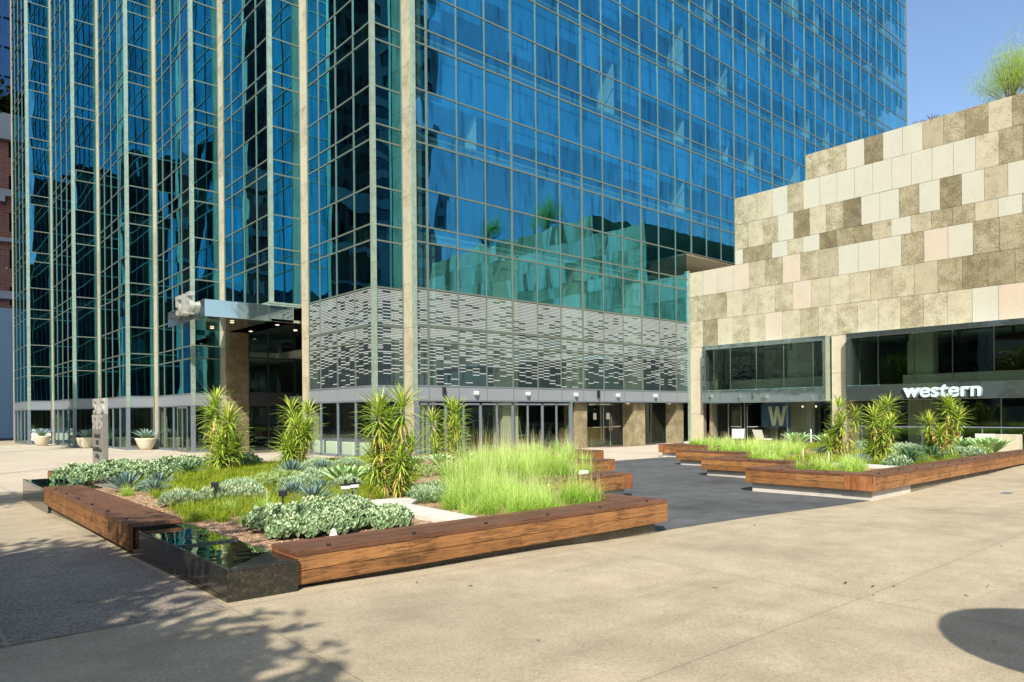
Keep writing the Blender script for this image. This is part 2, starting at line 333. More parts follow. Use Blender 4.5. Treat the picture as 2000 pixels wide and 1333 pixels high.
# ------------------------------------------------------------------ mesh helpers
class MB:
    def __init__(s): s.v = []; s.f = []; s.t = []; s.k = []; s.m = []
    def face(s, pts, t=.5, k=.5, m=0):
        n = len(s.v); s.v.extend(pts); s.f.append(tuple(range(n, n+len(pts)))); s.t.append(t); s.k.append(k); s.m.append(m)
    def box(s, x0, x1, y0, y1, z0, z1, t=.5, k=.5, m=0):
        n = len(s.v)
        s.v.extend([(x0,y0,z0),(x1,y0,z0),(x1,y1,z0),(x0,y1,z0),(x0,y0,z1),(x1,y0,z1),(x1,y1,z1),(x0,y1,z1)])
        for q in ((0,3,2,1),(4,5,6,7),(0,1,5,4),(1,2,6,5),(2,3,7,6),(3,0,4,7)):
            s.f.append(tuple(n+i for i in q)); s.t.append(t); s.k.append(k); s.m.append(m)
    def prism(s, poly, z0, z1, t=.5, m=0):     # poly ccw in xy
        n = len(s.v); c = len(poly)
        s.v.extend([(x, y, z0) for x, y in poly]); s.v.extend([(x, y, z1) for x, y in poly])
        s.f.append(tuple(n+i for i in reversed(range(c)))); s.f.append(tuple(n+c+i for i in range(c)))
        for i in range(c): s.f.append((n+i, n+(i+1) % c, n+c+(i+1) % c, n+c+i))
        s.t.extend([t]*(c+2)); s.k.extend([.5]*(c+2)); s.m.extend([m]*(c+2))
    def tube(s, pts, rad, seg=8, t=.5, m=0, cap=True):
        rings = []
        for i, p in enumerate(pts):
            p = Vector(p); a = Vector(pts[max(0, i-1)]); b = Vector(pts[min(len(pts)-1, i+1)])
            d = (b-a).normalized() if (b-a).length > 1e-6 else Vector((0, 0, 1))
            u = d.cross(Vector((0, 0, 1))) if abs(d.z) < .95 else d.cross(Vector((1, 0, 0)))
            u.normalize(); w = d.cross(u)
            r = rad[i] if isinstance(rad, (list, tuple)) else rad
            n = len(s.v)
            for j in range(seg):
                an = 2*math.pi*j/seg; q = p+u*math.cos(an)*r+w*math.sin(an)*r; s.v.append(tuple(q))
            rings.append(n)
        for a, b in zip(rings, rings[1:]):
            for j in range(seg):
                s.f.append((a+j, a+(j+1) % seg, b+(j+1) % seg, b+j)); s.t.append(t); s.k.append(.5); s.m.append(m)
        if cap:
            s.f.append(tuple(rings[0]+j for j in reversed(range(seg)))); s.f.append(tuple(rings[-1]+j for j in range(seg)))
            s.t.extend([t, t]); s.k.extend([.5, .5]); s.m.extend([m, m])
    def lathe(s, prof, cx, cy, z0=0, seg=24, t=.5, m=0):
        rings = []
        for r, z in prof:
            n = len(s.v)
            for j in range(seg):
                a = 2*math.pi*j/seg; s.v.append((cx+r*math.cos(a), cy+r*math.sin(a), z0+z))
            rings.append(n)
        for a, b in zip(rings, rings[1:]):
            for j in range(seg):
                s.f.append((a+j, a+(j+1) % seg, b+(j+1) % seg, b+j)); s.t.append(t); s.k.append(.5); s.m.append(m)
    def leaf(s, base, az, el, ln, w, droop=.5, seg=4, t=.5, fold=.25, shape='lance', m=0):
        # a folded strip: el = start elevation, droop = how far it bends down over its length (radians)
        p = Vector(base); n0 = len(s.v)
        side = Vector((-math.sin(az), math.cos(az), 0)); e = el
        for i in range(seg+1):
            f = i/seg
            if shape == 'lance': ww = w*(0.75+.5*f)*(1-f)**.6 if f < 1 else 0
            elif shape == 'broad': ww = w*(math.sin(math.pi*(.14+.86*f))**.8) if f < 1 else 0
            elif shape == 'paddle': ww = w*(.25+1.1*math.sin(math.pi*min(1, f*.85+.08)))*(1 if f < 1 else .35)
            else: ww = w*(1-f*.85)
            d = Vector((math.cos(az)*math.cos(e), math.sin(az)*math.cos(e), math.sin(e)))
            up = side.cross(d)
            a = p+side*ww*.5; b = p-side*ww*.5; c = p+up*(-fold*ww*.5) if fold else None
            if fold: s.v.extend([tuple(a), tuple(c), tuple(b)])
            else: s.v.extend([tuple(a), tuple(b)])
            p = p+d*(ln/seg); e -= droop/seg
        q = 3 if fold else 2
        for i in range(seg):
            for j in range(q-1):
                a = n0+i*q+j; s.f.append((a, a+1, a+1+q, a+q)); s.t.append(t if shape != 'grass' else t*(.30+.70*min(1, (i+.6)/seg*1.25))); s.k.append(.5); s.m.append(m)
    def build(s, name, mats, parent=None, smooth=False):
        me = bpy.data.meshes.new(name); me.from_pydata(s.v, [], s.f); me.update()
        if not isinstance(mats, (list, tuple)): mats = [mats]
        for m in mats: me.materials.append(m)
        a = me.attributes.new('tint', 'FLOAT', 'FACE'); a.data.foreach_set('value', s.t)
        a = me.attributes.new('kind', 'FLOAT', 'FACE'); a.data.foreach_set('value', s.k)
        if len(mats) > 1: me.polygons.foreach_set('material_index', s.m)
        if smooth: me.polygons.foreach_set('use_smooth', [True]*len(s.f))
        o = bpy.data.objects.new(name, me); col.objects.link(o)
        if parent is not None: o.parent = parent; o.matrix_parent_inverse = Matrix.Translation(-parent.location) if parent.location.length else Matrix.Identity(4)
        return o
def bevel(o, w=.006, seg=2):
    md = o.modifiers.new('bevel', 'BEVEL'); md.width = w; md.segments = seg; md.limit_method = 'ANGLE'; return o
def tag(o, label=None, cat=None, group=None, kind=None):
    if label: o['label'] = label
    if cat: o['category'] = cat
    if group: o['group'] = group
    if kind: o['kind'] = kind
    return o
def empty(name, loc=(0, 0, 0), rz=0):
    o = bpy.data.objects.new(name, None); col.objects.link(o); o.location = loc; o.rotation_euler = (0, 0, rz); o.empty_display_size = .2; return o
def thing(name, label, cat, group=None, loc=(0, 0, 0)):
    return tag(empty(name, loc), label, cat, group)
def local(o): o.matrix_parent_inverse = Matrix.Identity(4); return o
def copy_tree(o, parent=None):
    c = o.copy(); col.objects.link(c)
    if parent is not None:
        c.parent = parent; c.matrix_parent_inverse = o.matrix_parent_inverse.copy()
    for ch in o.children: copy_tree(ch, c)
    return c
def text_mesh(name, txt, size, depth, mat, parent, origin, xdir, offset=0., spacing=1.0, align='LEFT'):
    cu = bpy.data.curves.new(name, 'FONT'); cu.body = txt; cu.size = size; cu.extrude = depth/2; cu.offset = offset; cu.space_character = spacing; cu.align_x = align
    t = bpy.data.objects.new(name, cu); col.objects.link(t)
    dg = bpy.context.evaluated_depsgraph_get(); me = bpy.data.meshes.new_from_object(t.evaluated_get(dg)); me.name = name
    bpy.data.objects.remove(t); bpy.data.curves.remove(cu)
    x = Vector(xdir).normalized(); y = Vector((0, 0, 1)); z = x.cross(y)
    mt = Matrix(((x.x, y.x, z.x, origin[0]), (x.y, y.y, z.y, origin[1]), (x.z, y.z, z.z, origin[2]), (0, 0, 0, 1)))
    me.transform(mt); me.materials.clear(); me.materials.append(mat)
    o = bpy.data.objects.new(name, me); col.objects.link(o)
    if parent is not None: o.parent = parent
    return o
def rnd(a, b): return random.uniform(a, b)

# ------------------------------------------------------------------ ground sheets
def sheet(name, poly, dz, mat, step=1.0):
    bm = bmesh.new(); vs = [bm.verts.new((x, y, 0)) for x, y in poly]; bm.faces.new(vs)
    xs = [p[0] for p in poly]; ys = [p[1] for p in poly]
    for ax, lo, hi in ((0, min(xs), max(xs)), (1, min(ys), max(ys))):
        q = math.floor(lo/step)*step+step
        while q < hi:
            co = [0, 0, 0]; no = [0, 0, 0]; co[ax] = q; no[ax] = 1
            bmesh.ops.bisect_plane(bm, geom=bm.verts[:]+bm.edges[:]+bm.faces[:], plane_co=co, plane_no=no); q += step
    for v in bm.verts: v.co.z = gz(v.co.x, v.co.y)+dz
    bmesh.ops.recalc_face_normals(bm, faces=bm.faces[:])
    for f in bm.faces:
        if f.normal.z < 0: f.normal_flip()
    me = bpy.data.meshes.new(name); bm.to_mesh(me); bm.free(); me.materials.append(mat)
    me.polygons.foreach_set('use_smooth', [True]*len(me.polygons))
    o = bpy.data.objects.new(name, me); col.objects.link(o); o['kind'] = 'structure'; return o
def rect(a, b, c, d): return [(a, c), (b, c), (b, d), (a, d)]
sheet('plaza_ground', rect(-12, 60, -16, 72), 0, M['concrete'], 1.0)
g = MB()
for a, b, c, d in ((-700, 700, -700, -16), (-700, 700, 72, 700), (-700, -12, -16, 72), (60, 700, -16, 72)):
    g.face([(a, c, -.25), (b, c, -.25), (b, d, -.25), (a, d, -.25)])
g.build('city_ground', M['asphalt'])['kind'] = 'structure'
sheet('aggregate_paving', rect(.62, 2.07, 5.95, 10.35), .004, M['aggregate'], .5)
sheet('corner_paving', rect(-4, .60, 5.95, 10.35), .004, M['aggregate'], .5)
sheet('dark_paving', [(8.3, 6.28), (14.1, 5.78), (25.4, 14.0), (22.55, 16.55), (17.2, 16.55), (8.3, 8.4)], .005, M['dark_paving'], 1.0)
sheet('pale_paving', [(17.0, 16.56), (33.9, 16.56), (33.9, 24.6), (16.5, 23.6), (12.5, 20.0), (12.5, 19.4), (17.0, 19.4)], .004, M['far_paving'], 1.0)
sheet('left_paving', rect(-6, 16.0, 19.8, 60), .003, M['far_paving'], 2.0)

# ------------------------------------------------------------------ tower
FL = 3.945
def levels(ztop):
    out = [2.83]; k = 0
    while True:
        for z in (4.60, 5.23, 6.71):
            zz = z+FL*k
            if zz > ztop: return out
            out.append(zz)
        k += 1
ZT = 42.3
LV = levels(ZT)
YS = [24.53, 30.93, 37.34, 44.01, 51.2, 58.9, 66.5]
XS = [15.68, 14.30, 12.84, 11.46, 10.05, 8.70, 7.29]
tower = thing('office_tower', 'tall blue green glass office tower with sawtooth stone-edged bays behind the planters', 'office tower')
panes = []      # (distance-weighted size, quad, material)
def add_pane(p0, p1, z0, z1, mk, nrm):
    # p0,p1 = xy ends; slight individual tilt through tint seed
    cx = (p0[0]+p1[0])/2; cy = (p0[1]+p1[1])/2; w = math.hypot(p1[0]-p0[0], p1[1]-p0[1])
    D = cx*.658+cy*.753; vis = abs(nrm[0]*cx+nrm[1]*cy)/math.hypot(cx, cy)
    inview = z1 < 1.7+D*.62
    panes.append((w*(z1-z0)*vis/D**2*(1 if inview else .01), [(p0[0], p0[1], z0), (p1[0], p1[1], z0), (p1[0], p1[1], z1), (p0[0], p0[1], z1)], mk))
mu = MB(); mg = MB(); lowf = MB(); lows = []
MW = .023
def vbar(mb, x, y, z0, z1, w=MW, d=.035, axis='X', m=0):
    if axis == 'X': mb.box(x-w, x+w, y-d, y+.02, z0, z1, m=m)
    else: mb.box(x-d, x+.02, y-w, y+w, z0, z1, m=m)
# flat facade  (plane Y = 23.7)
YF = 23.70
MX = [15.71]+[16.3+1.5*k for k in range(34)]
XE = 65.95
for i, x in enumerate(MX):
    if x > XE: break
    z0 = 2.25 if x < 33.5 else 10.66
    thick = (i-1) % 3 == 0
    if x < 15.9: continue
    vbar(mu, x, YF, z0 if z0 > 3 else 2.83, ZT, .045 if thick else MW)
vbar(mu, XE, YF, 10.66, ZT, .06)
LX = [x for x in MX if x < 33.5]+[33.83]
RX = [33.83]+[x for x in MX if 33.9 < x < XE]+[XE]
for z in LV:
    x1 = 33.83 if z < 10.6 else XE
    mu.box(15.76, x1, YF-.03, YF+.012, z-.032, z+.032)
for a, b in zip(LV, LV[1:]+[ZT]):
    mk = 'frit' if b < 6.75 else 'glass'
    for x0, x1 in zip(LX, LX[1:]): add_pane((x0, YF), (x1, YF), a, b, mk, (0, -1))
    if a >= 10.6:
        for x0, x1 in zip(RX, RX[1:]): add_pane((x0, YF), (x1, YF), a, b, mk, (0, -1))
# corner column + sawtooth
colst = []
cover = []
def stone_col(x, y0, y1, z0, z1, seed):
    rr = random.Random(seed); mb = MB(); z = z0; h = 1.75
    while z < z1:
        zz = min(z+h, z1); mb.box(x-.02, x+.45, y0+.006, y1-.006, z+.006, zz-.006, rr.choice([.40, .45, .50, .42, .5]), rr.choice([.3, .5, .65]))
        z = zz
    mb.box(x+.0, x+.44, y0+.01, y1-.01, z0, z1, .1, .5)
    o = mb.build('stone_column', M['stone'], tower); return o
stone_col(15.68, 23.80, 24.47, gz(15.7, 24)-.02, ZT, 1)
cb = MB(); cb.box(15.62, 15.76, 23.64, 23.80, 2.25, ZT); cb.box(15.66, 15.75, 24.46, 24.50, 2.83, ZT); cb.build('corner_cover', M['mull_green'], tower)
NP = 4
for i in range(6):
    Xr = XS[i]; Xc = XS[i+1]; Y0 = YS[i]; Y1 = YS[i+1]
    porch = (i == 1)
    zlow = 6.71 if porch else 2.83
    # short face  Y = Y0, X from Xc to Xr
    for a, b in zip(LV, LV[1:]+[ZT]):
        if a < zlow-.01: continue
        mk = 'frit' if (b < 6.75 and i == 0) else 'glass_side'
        add_pane((Xc+.05, Y0), (Xr, Y0), a, b, mk, (0, -1))
    for z in LV:
        if z < zlow-.01: continue
        mu.box(Xc+.1, Xr-.02, Y0-.03, Y0+.012, z-.03, z+.03)
    # long face X = Xc, Y from Y0 to Y1
    L_ = Y1-Y0; cw = .79
    ys = [Y0+.08, Y0+L_*.222, Y0+L_*.461, Y0+L_*.705, Y1-cw]
    for a, b in zip(LV, LV[1:]+[ZT]):
        if a < zlow-.01: continue
        mk = 'frit' if (b < 6.75 and i == 0) else 'glass_side'
        for y0, y1 in zip(ys, ys[1:]): add_pane((Xc, y1), (Xc, y0), a, b, mk, (-1, 0))
    for z in LV:
        if z < zlow-.01: continue
        mu.box(Xc-.03, Xc+.012, Y0+.08, Y1-cw, z-.03, z+.03)
    for y in ys[1:4]: vbar(mu, Xc, y, zlow, ZT, MW, .035, 'Y')
    vbar(mu, Xc, Y1-cw-.02, zlow, ZT, .03, .035, 'Y')
    mu.box(Xr-.05, Xr+.0, Y0-.04, Y0+.01, zlow, ZT)
    # corner cover
    cb = MB(); zc = zlow if porch else gz(Xc, Y0)
    cb.box(Xc-.04, Xc+.15, Y0-.04, Y0+.11, max(zc, 2.25), ZT); cb.build('corner_cover', M['mull_green'], tower)
    stone_col(Xc-.0, Y1-cw+.01, Y1-.05, gz(Xc, Y1)-.02, ZT, 10+i)
# entrance porch (bay between Y 30.93 and 37.34, below the first two levels)
pb = MB(); pb.box(12.80, 14.30, 30.89, 36.55, 6.60, 6.70); pb.box(12.78, 12.86, 30.87, 36.55, 6.68, 6.76); pb.box(12.86, 14.34, 30.87, 30.95, 6.68, 6.76)
pb.build('porch_beam', M['mull_green'], tower)
pb = MB(); pb.box(12.9, 19, 31.0, 36.5, 5.90, 6.02); pb.build('porch_soffit', M['steel'], tower)
for k, (x, y) in enumerate(((13.6, 32), (15.2, 33.6), (13.6, 35.2), (11.6, 32.2), (11.6, 34.8))):
    lm = MB(); lm.lathe([(0.001, 0), (.09, 0), (.09, .03)], x, y, 5.845 if x < 12.9 else 5.87, 12); lm.build('downlight', M['lamp'], tower)
rr = random.Random(5); pm = MB()
for z0, z1 in ((-.15, 1.0), (1.0, 2.55), (2.55, 4.35), (4.35, 5.9)):
    pm.box(12.86, 13.82, 36.12, 37.2, z0+.006, z1-.006, rr.choice([.02, .08, .12]), 1.0)
pm.build('porch_pillar', M['stone'], tower)
pm = MB()
for z0, z1 in ((-.15, 1.0), (1.0, 2.55), (2.55, 4.35), (4.35, 6.55)):
    pm.box(14.33, 14.75, 30.20, 30.92, z0+.006, z1-.006, .30, .9)
pm.build('porch_pier', M['stone'], tower)
pf = MB(); YP = 36.2
for x in (13.84, 14.87, 16.35, 17.9, 19.4): pf.box(x-.03, x+.03, YP-.04, YP+.02, -.15, 5.9)
for z in (.0, 2.24, 2.85, 4.65, 5.30): pf.box(13.84, 19.4, YP-.045, YP+.02, z-.04, z+.04)
pf.box(13.86, 19.4, YP-.03, YP+.015, 2.24, 2.85)
pf.build('porch_frame', M['black_frame'], tower)
for (z0, z1) in ((.0, 2.24), (2.85, 4.65), (4.65, 5.30), (5.30, 5.9)):
    for x0, x1 in ((13.84, 14.87), (14.87, 16.35), (16.35, 17.9), (17.9, 19.4)):
        add_pane((x0, YP), (x1, YP), z0, z1, 'clear', (0, -1))
# soffit where the facade passes over the low roof
sb = MB(); sb.box(33.85, 66, 23.72, 31, 10.55, 10.63); sb.box(34.3, 66, 26.5, 26.7, 9.0, 10.55); sb.build('overhang_soffit', simple('peach_plaster', (.85, .68, .52), .9, 0, 2, .05), tower)
sc = MB(); sc.box(33.83, 33.93, 23.55, 23.80, 2.25, 9.6); sc.box(33.85, 33.92, 23.55, 23.7, -.1, 2.25, m=0); sc.build('end_post', M['mull_green'], tower)
# spandrel band 2.25 - 2.83
def band(x0, x1, y0, y1, axis):
    b = MB()
    if axis == 'X': b.box(x0+.012, x1-.012, y0-.03, y0+.06, 2.27, 2.79)
    else: b.box(x0-.03, x0+.06, y0+.012, y1-.012, 2.27, 2.79)
    return b.build('spandrel_panel', M['spandrel'], tower)
for x0, x1 in zip(LX, LX[1:]): band(x0, x1, YF, YF, 'X')
lowf.box(15.76, 33.83, YF-.045, YF+.05, 2.21, 2.265); lowf.box(15.76, 33.83, YF-.045, YF+.05, 2.795, 2.85)
for x in LX[1:]: lowf.box(x-.02, x+.02, YF-.042, YF+.03, 2.265, 2.795)
for i in range(6):
    if i == 1: continue
    Xr = XS[i]; Xc = XS[i+1]; Y0 = YS[i]; Y1 = YS[i+1]; L_ = Y1-Y0
    lowF = lowf; lowf = MB(); lows.append(lowf)
    band(Xc+.15, Xr-.03, Y0, Y0, 'X')
    ys = [Y0+.12, Y0+L_*.222, Y0+L_*.461, Y0+L_*.705, Y1-.79]
    for a, b in zip(ys, ys[1:]): band(Xc, Xc, a, b, 'Y')
    lowf.box(Xc-.045, Xc+.04, Y0+.1, Y1-.8, 2.21, 2.265); lowf.box(Xc-.045, Xc+.04, Y0+.1, Y1-.8, 2.795, 2.85)
    lowf.box(Xc+.15, Xr-.03, Y0-.045, Y0+.04, 2.21, 2.265); lowf.box(Xc+.15, Xr-.03, Y0-.045, Y0+.04, 2.795, 2.85)
    gb = gz(Xc, (Y0+Y1)/2)-.02
    for y in ys[1:4]: lowf.box(Xc-.05, Xc+.03, y-.035, y+.035, gb, 2.21)
    lowf.box(Xc-.05, Xc+.13, Y0-.05, Y0+.13, gb, 2.25)
    lowf.box(Xc-.05, Xc+.03, Y1-.86, Y1-.8, gb, 2.21); lowf.box(Xr-.09, Xr-.03, Y0-.045, Y0+.03, gb, 2.21)
    lowf.box(Xc-.05, Xc+.03, Y0+.13, Y1-.86, gb, gb+.13); lowf.box(Xc+.13, Xr-.09, Y0-.045, Y0+.03, gb, gb+.13)
    for a, b in zip(ys, ys[1:]): add_pane((Xc, b), (Xc, a), gb+.13, 2.21, 'clear' if i == 0 else 'store', (-1, 0))
    add_pane((Xc+.13, Y0), (Xr-.09, Y0), gb+.13, 2.21, 'clear' if i == 0 else 'store', (0, -1))
    lowf = lowF
# ground floor of flat facade: folding doors X 15.76-24.5
gb = -.08
lowf.box(15.66, 15.78, 23.62, 23.80, gb, 2.25)
lowf.box(24.36, 24.50, YF-.05, YF+.08, gb, 2.21)
fx = [16.29]; x = 17.2
edges = [15.80, 16.27, 17.12]+[17.12+.905*k for k in range(1, 9)]
for k, x in enumerate(edges):
    if x > 24.4: break
    w = .035 if k % 2 else .055
    lowf.box(x-w, x+w, YF-.04, YF+.03, gb, 2.14)
lowf.box(15.80, 24.36, YF-.04, YF+.03, 2.07, 2.14); lowf.box(15.80, 24.36, YF-.04, YF+.03, gb, gb+.16)
for x0, x1 in zip(edges, edges[1:]): add_pane((x0, YF), (min(x1, 24.36), YF), gb+.16, 2.07, 'clear', (0, -1))
lowf.build('lower_frame', M['dark_frame'], tower)
for lf_ in lows: lf_.build('lower_frame', M['dark_frame'], tower)
mu.build('mullion_grid', M['mull'], tower)
# pillars of the door recess
def pillar(x0, x1, y0, y1, seed):
    rr = random.Random(seed); mb = MB()
    for z0, z1 in ((-.12, 1.72), (1.72, 2.21)): mb.box(x0, x1, y0, y1, z0+.005, z1-.005, rr.choice([.30, .36]), .9)
    return mb.build('stone_pillar', M['stone'], tower)
pillar(24.97, 25.88, 24.0, 24.7, 3); pillar(29.46, 30.40, 24.0, 24.75, 4); pillar(33.2, 33.84, 24.0, 24.75, 6)
YD = 24.85
for xs_, sill in (((25.9, 29.42), 0), ((30.44, 31.9, 33.16), 1)):
    fr = MB()
    for x in xs_: fr.box(x-.03, x+.03, YD-.03, YD+.03, gb, 2.3)
    fr.box(xs_[0], xs_[-1], YD-.025, YD+.025, gb if sill else 2.25, gb+.12 if sill else 2.3); fr.build('recess_frame', M['black_frame'], tower)
add_pane((30.47, YD), (31.9, YD), gb+.12, 2.21, 'clear', (0, -1)); add_pane((31.9, YD), (33.13, YD), gb+.12, 2.21, 'clear', (0, -1))
for k, (x0, x1) in enumerate(((25.93, 27.05), (27.07, 27.85), (27.87, 28.72), (28.74, 29.39))):
    p_ = MB(); p_.face([(x0, YD, gb+.02), (x1, YD, gb+.02), (x1, YD, 2.08), (x0, YD, 2.08)], .3); door_ = p_.build('glass_door' if k in (1, 2) else 'side_light', M['clear'], tower)
    if k in (1, 2):
        h = MB(); xh = 27.76 if k == 1 else 27.96
        h.tube([(xh, YD-.07, .25), (xh, YD-.07, 2.0)], .018, 8); h.tube([(xh, YD-.07, .95), (xh+(-.62 if k == 1 else .62), YD-.07, .95)], .016, 8)
        h.build('door_handle', M['chrome'], door_)
tr = MB(); tr.box(26.9, 28.9, YD-.03, YD+.03, 2.09, 2.17); tr.build('door_header', M['chrome'], tower)
tr = MB(); tr.box(28.5, 29.38, YD-.07, YD-.03, .93, .99); tr.build('push_bar', M['chrome'], tower)
for (x, w) in ((27.25, .24), (28.25, .28)):
    n = MB(); n.box(x, x+w, YD-.012, YD-.006, 1.35, 1.68); n.build('door_notice', M['paper'], tower)
pl = MB(); pl.box(30.38-.75, 30.38-.65, 23.985, 23.999, 1.2, 1.32); pl.build('entry_panel', M['dark_frame'], tower)
# double door in the third bay (X = 11.46)
dd = MB(); Xd = 11.46-.055
for y in (37.95, 38.75, 39.55): dd.box(Xd-.03, Xd, y-.04, y+.04, -.1, 2.15)
dd.box(Xd-.03, Xd, 37.95, 39.55, 2.1, 2.18); dd.box(Xd-.03, Xd, 37.95, 39.55, -.1, .08); dd.build('door_frame', M['mull'], tower)
# lamps on the spandrel band
for x in (18.55+.1, 21.6, 24.7, 27.75, 30.8):
    w = MB(); w.box(x-.075, x+.075, YF-.17, YF-.035, 2.51, 2.65, m=0); w.box(x-.055, x+.055, YF-.16, YF-.06, 2.43, 2.50, m=1)
    w.build('wall_light', [M['white'], M['dark_frame']], tower)
for x in (17.0, 26.3):
    w = MB(); w.box(x-.05, x+.05, YF-.16, YF-.035, 2.42, 2.78); w.build('wall_light', M['black'], tower)
for x in (28.7, 32.2):
    w = MB(); w.box(x-.08, x+.08, 23.72, 23.88, 2.12, 2.20); w.build('soffit_light', M['white'], tower)
# the interior: floor slabs, inner columns, core
si = MB()
for z in [2.35]+[4.72+FL*k for k in range(10)]:
    si.box(16.0, 65.5, 23.95, 50, z, z+.35)
    for i in range(6):
        if i == 1 and z < 6: continue
        si.box(XS[i+1]+.25, 16.0, max(YS[i]+.2, 24.7), YS[i+1]-.02, z, z+.35)
si.build('floor_slab', M['ceiling'], tower)
ic = MB()
for k in range(-2, 9):
    x = 25.0+4.5*k
    if x > 64: break
    if x < 34: ic.box(x, x+.9, 24.05, 24.75, 2.8 if x > 24.5 else -.08, 8.9, .55, .3)
for x in (20.4, 24.9): pass
ic.build('inner_column', M['stone'], tower)
rr = random.Random(91)
for k in range(1, 10):
    zf = 5.07+FL*k; bl = MB()
    for x0 in MX[:-1]:
        if x0 > 65: break
        if x0 < 34 or zf > 10: bl.box(x0, min(x0+1.5, 65.6), 23.93, 23.945, zf+1.45+rr.choice([0, 0, 0, .05, -.1, .3, -.6, 1.2]), zf+3.55)
    if bl.f: bl.build('roller_blind_row', M['blind'] if k < 2 else M['blind_sky_tint'], tower)  # upper rows take the painted sky blue
    fn = MB()
    for q in range(11):
        x = 29.45+4.5*(q-3)+rr.choice([0, 0, 0, 1.5, -1.5])
        if rr.random() < (.35 if k < 3 else .8) and (x < 33 or zf > 10) and 16 < x < 65: fn.box(x, x+.1, 23.96, 25.1, zf+.0, zf+3.4, .8, 0)
    if fn.f: fn.build('office_partition', M['white'], tower)
co = MB(); co.box(18.5, 64, 31.5, 48, -.1, 42); co.box(17.0, 18.5, 38, 64, -.1, 42); co.build('core_wall', M['interior_dark'], tower)
rf = MB(); rf.box(16, 66, 23.8, 50, ZT, ZT+.5)
for i in range(6): rf.box(XS[i+1]+.1, 16, YS[i]+.1, YS[i+1]+.1, ZT, ZT+.5)
rf.build('roof', M['interior_dark'], tower)
bk = MB(); bk.box(15.0, 60, 66.6, 66.8, 0, ZT); bk.box(7.3, 15.0, 66.55, 66.7, 0, ZT); bk.build('rear_wall', M['interior_dark'], tower)
# interior partitions that show through the glass of the sawtooth bays
ip = MB(); rr = random.Random(3)
for k in range(1, 9):
    for i in range(6):
        if rr.random() < .55:
            y = rr.uniform(YS[i]+1, YS[i+1]-1.5); ip.box(XS[i+1]+1.5, XS[i+1]+2.6, y, y+rr.uniform(.3, 1.6), 5.1+FL*(k-1), 5.1+FL*(k-1)+rr.uniform(.9, 2.6), .7, .1)
ip.build('interior_partition', M['interior'], tower, )
fl = MB(); fl.box(15.0, 33.7, 24.0, 34, -.12, -.06); fl.box(14.35, 16, 24.6, 30.8, -.12, -.06); fl.box(12.0, 19, 31, 37, -.16, -.10); fl.build('lobby_floor', M['floor_in'], tower)
lw = MB(); lw.box(25.95, 29.38, 25.9, 26.0, -.1, .95); lw.build('lobby_desk', simple('carved_wood_screen', (.62, .34, .12), .6, 0, 16, .55, .6), tower)
lw = MB(); lw.box(30.3, 33.3, 27.0, 27.2, -.1, 2.3); lw.build('lobby_screen', M['seat_purple'], tower)

panes.sort(key=lambda q: -q[0])
for i, (a, quad, mk) in enumerate(panes[:96]):
    p = MB(); p.face(quad, random.random()); p.build('window_pane', M[mk], tower)
for mk in ('glass', 'glass_side', 'frit', 'clear', 'store'):
    p = MB()
    for a, quad, k in panes[96:]:
        if k == mk: p.face(quad, random.random())
    if p.f: tag(p.build({'glass': 'mirror_panes', 'glass_side': 'dark_mirror_panes', 'frit': 'fritted_panes', 'clear': 'ground_floor_panes', 'store': 'tinted_panes'}[mk], M[mk], tower), kind='stuff')

# canopy over the entrance
can = thing('entrance_canopy', 'polished metal box canopy projecting over the tower entrance', 'canopy')
c = MB(); c.box(10.03, 13.95, 31.0, 36.2, 5.90, 6.62); bevel(c.build('canopy_box', M['steel'], can), .01)
num = thing('address_numerals', 'shiny metal numerals 515 mounted on the canopy corner', 'sign numerals')
def numeral(ch):
    # outlines in a 0..1 x 0..1.6 cell (list of closed rectangles / arcs as polygons)
    if ch == '1': return [[(.28, 0), (.68, 0), (.68, 1.6), (.28, 1.6)]]
    o = [[(.05, 1.28), (.95, 1.28), (.95, 1.6), (.05, 1.6)], [(.05, .82), (.37, .82), (.37, 1.28), (.05, 1.28)]]
    cx, cy, ro, ri = .45, .50, .50, .18
    pts = [(cx+ro*math.cos(R(a)), cy+ro*math.sin(R(a))) for a in range(-150, 121, 15)]
    inn = [(cx+ri*math.cos(R(a)), cy+ri*math.sin(R(a))) for a in range(120, -151, -15)]
    o.append(pts+inn); o.append([(.05, .82), (.05, .70), (.45, .70), (.45, 1.0), (.05, 1.0)][:5])
    return o
def numerals(txt, org, dirn, cw, h, depth, nrm, mat, parent, gap=.08):
    dirn = Vector(dirn); nrm = Vector(nrm)
    for i, ch in enumerate(txt):
        mb = MB()
        for j, poly in enumerate(numeral(ch)):
            dj = depth-.004*j
            base = [Vector(org)+dirn*((i*(1+gap)+px)*cw)+Vector((0, 0, py/1.6*h)) for px, py in poly]
            top = [q+nrm*dj for q in base]; n = len(mb.v); c_ = len(base)
            mb.v.extend([tuple(q) for q in base]+[tuple(q) for q in top])
            fs = [tuple(n+k for k in range(c_)), tuple(n+c_+k for k in reversed(range(c_)))]+[(n+k, n+c_+k, n+c_+(k+1) % c_, n+(k+1) % c_) for k in range(c_)]
            mb.f.extend(fs); mb.t.extend([.5]*len(fs)); mb.k.extend([.5]*len(fs)); mb.m.extend([0]*len(fs))
        mb.build('numeral', mat, parent)
numerals('515', (10.02, 34.25, 6.22), (0, -1, 0), .66, .86, .22, (-1, 0, 0), M['sign_light'], num)

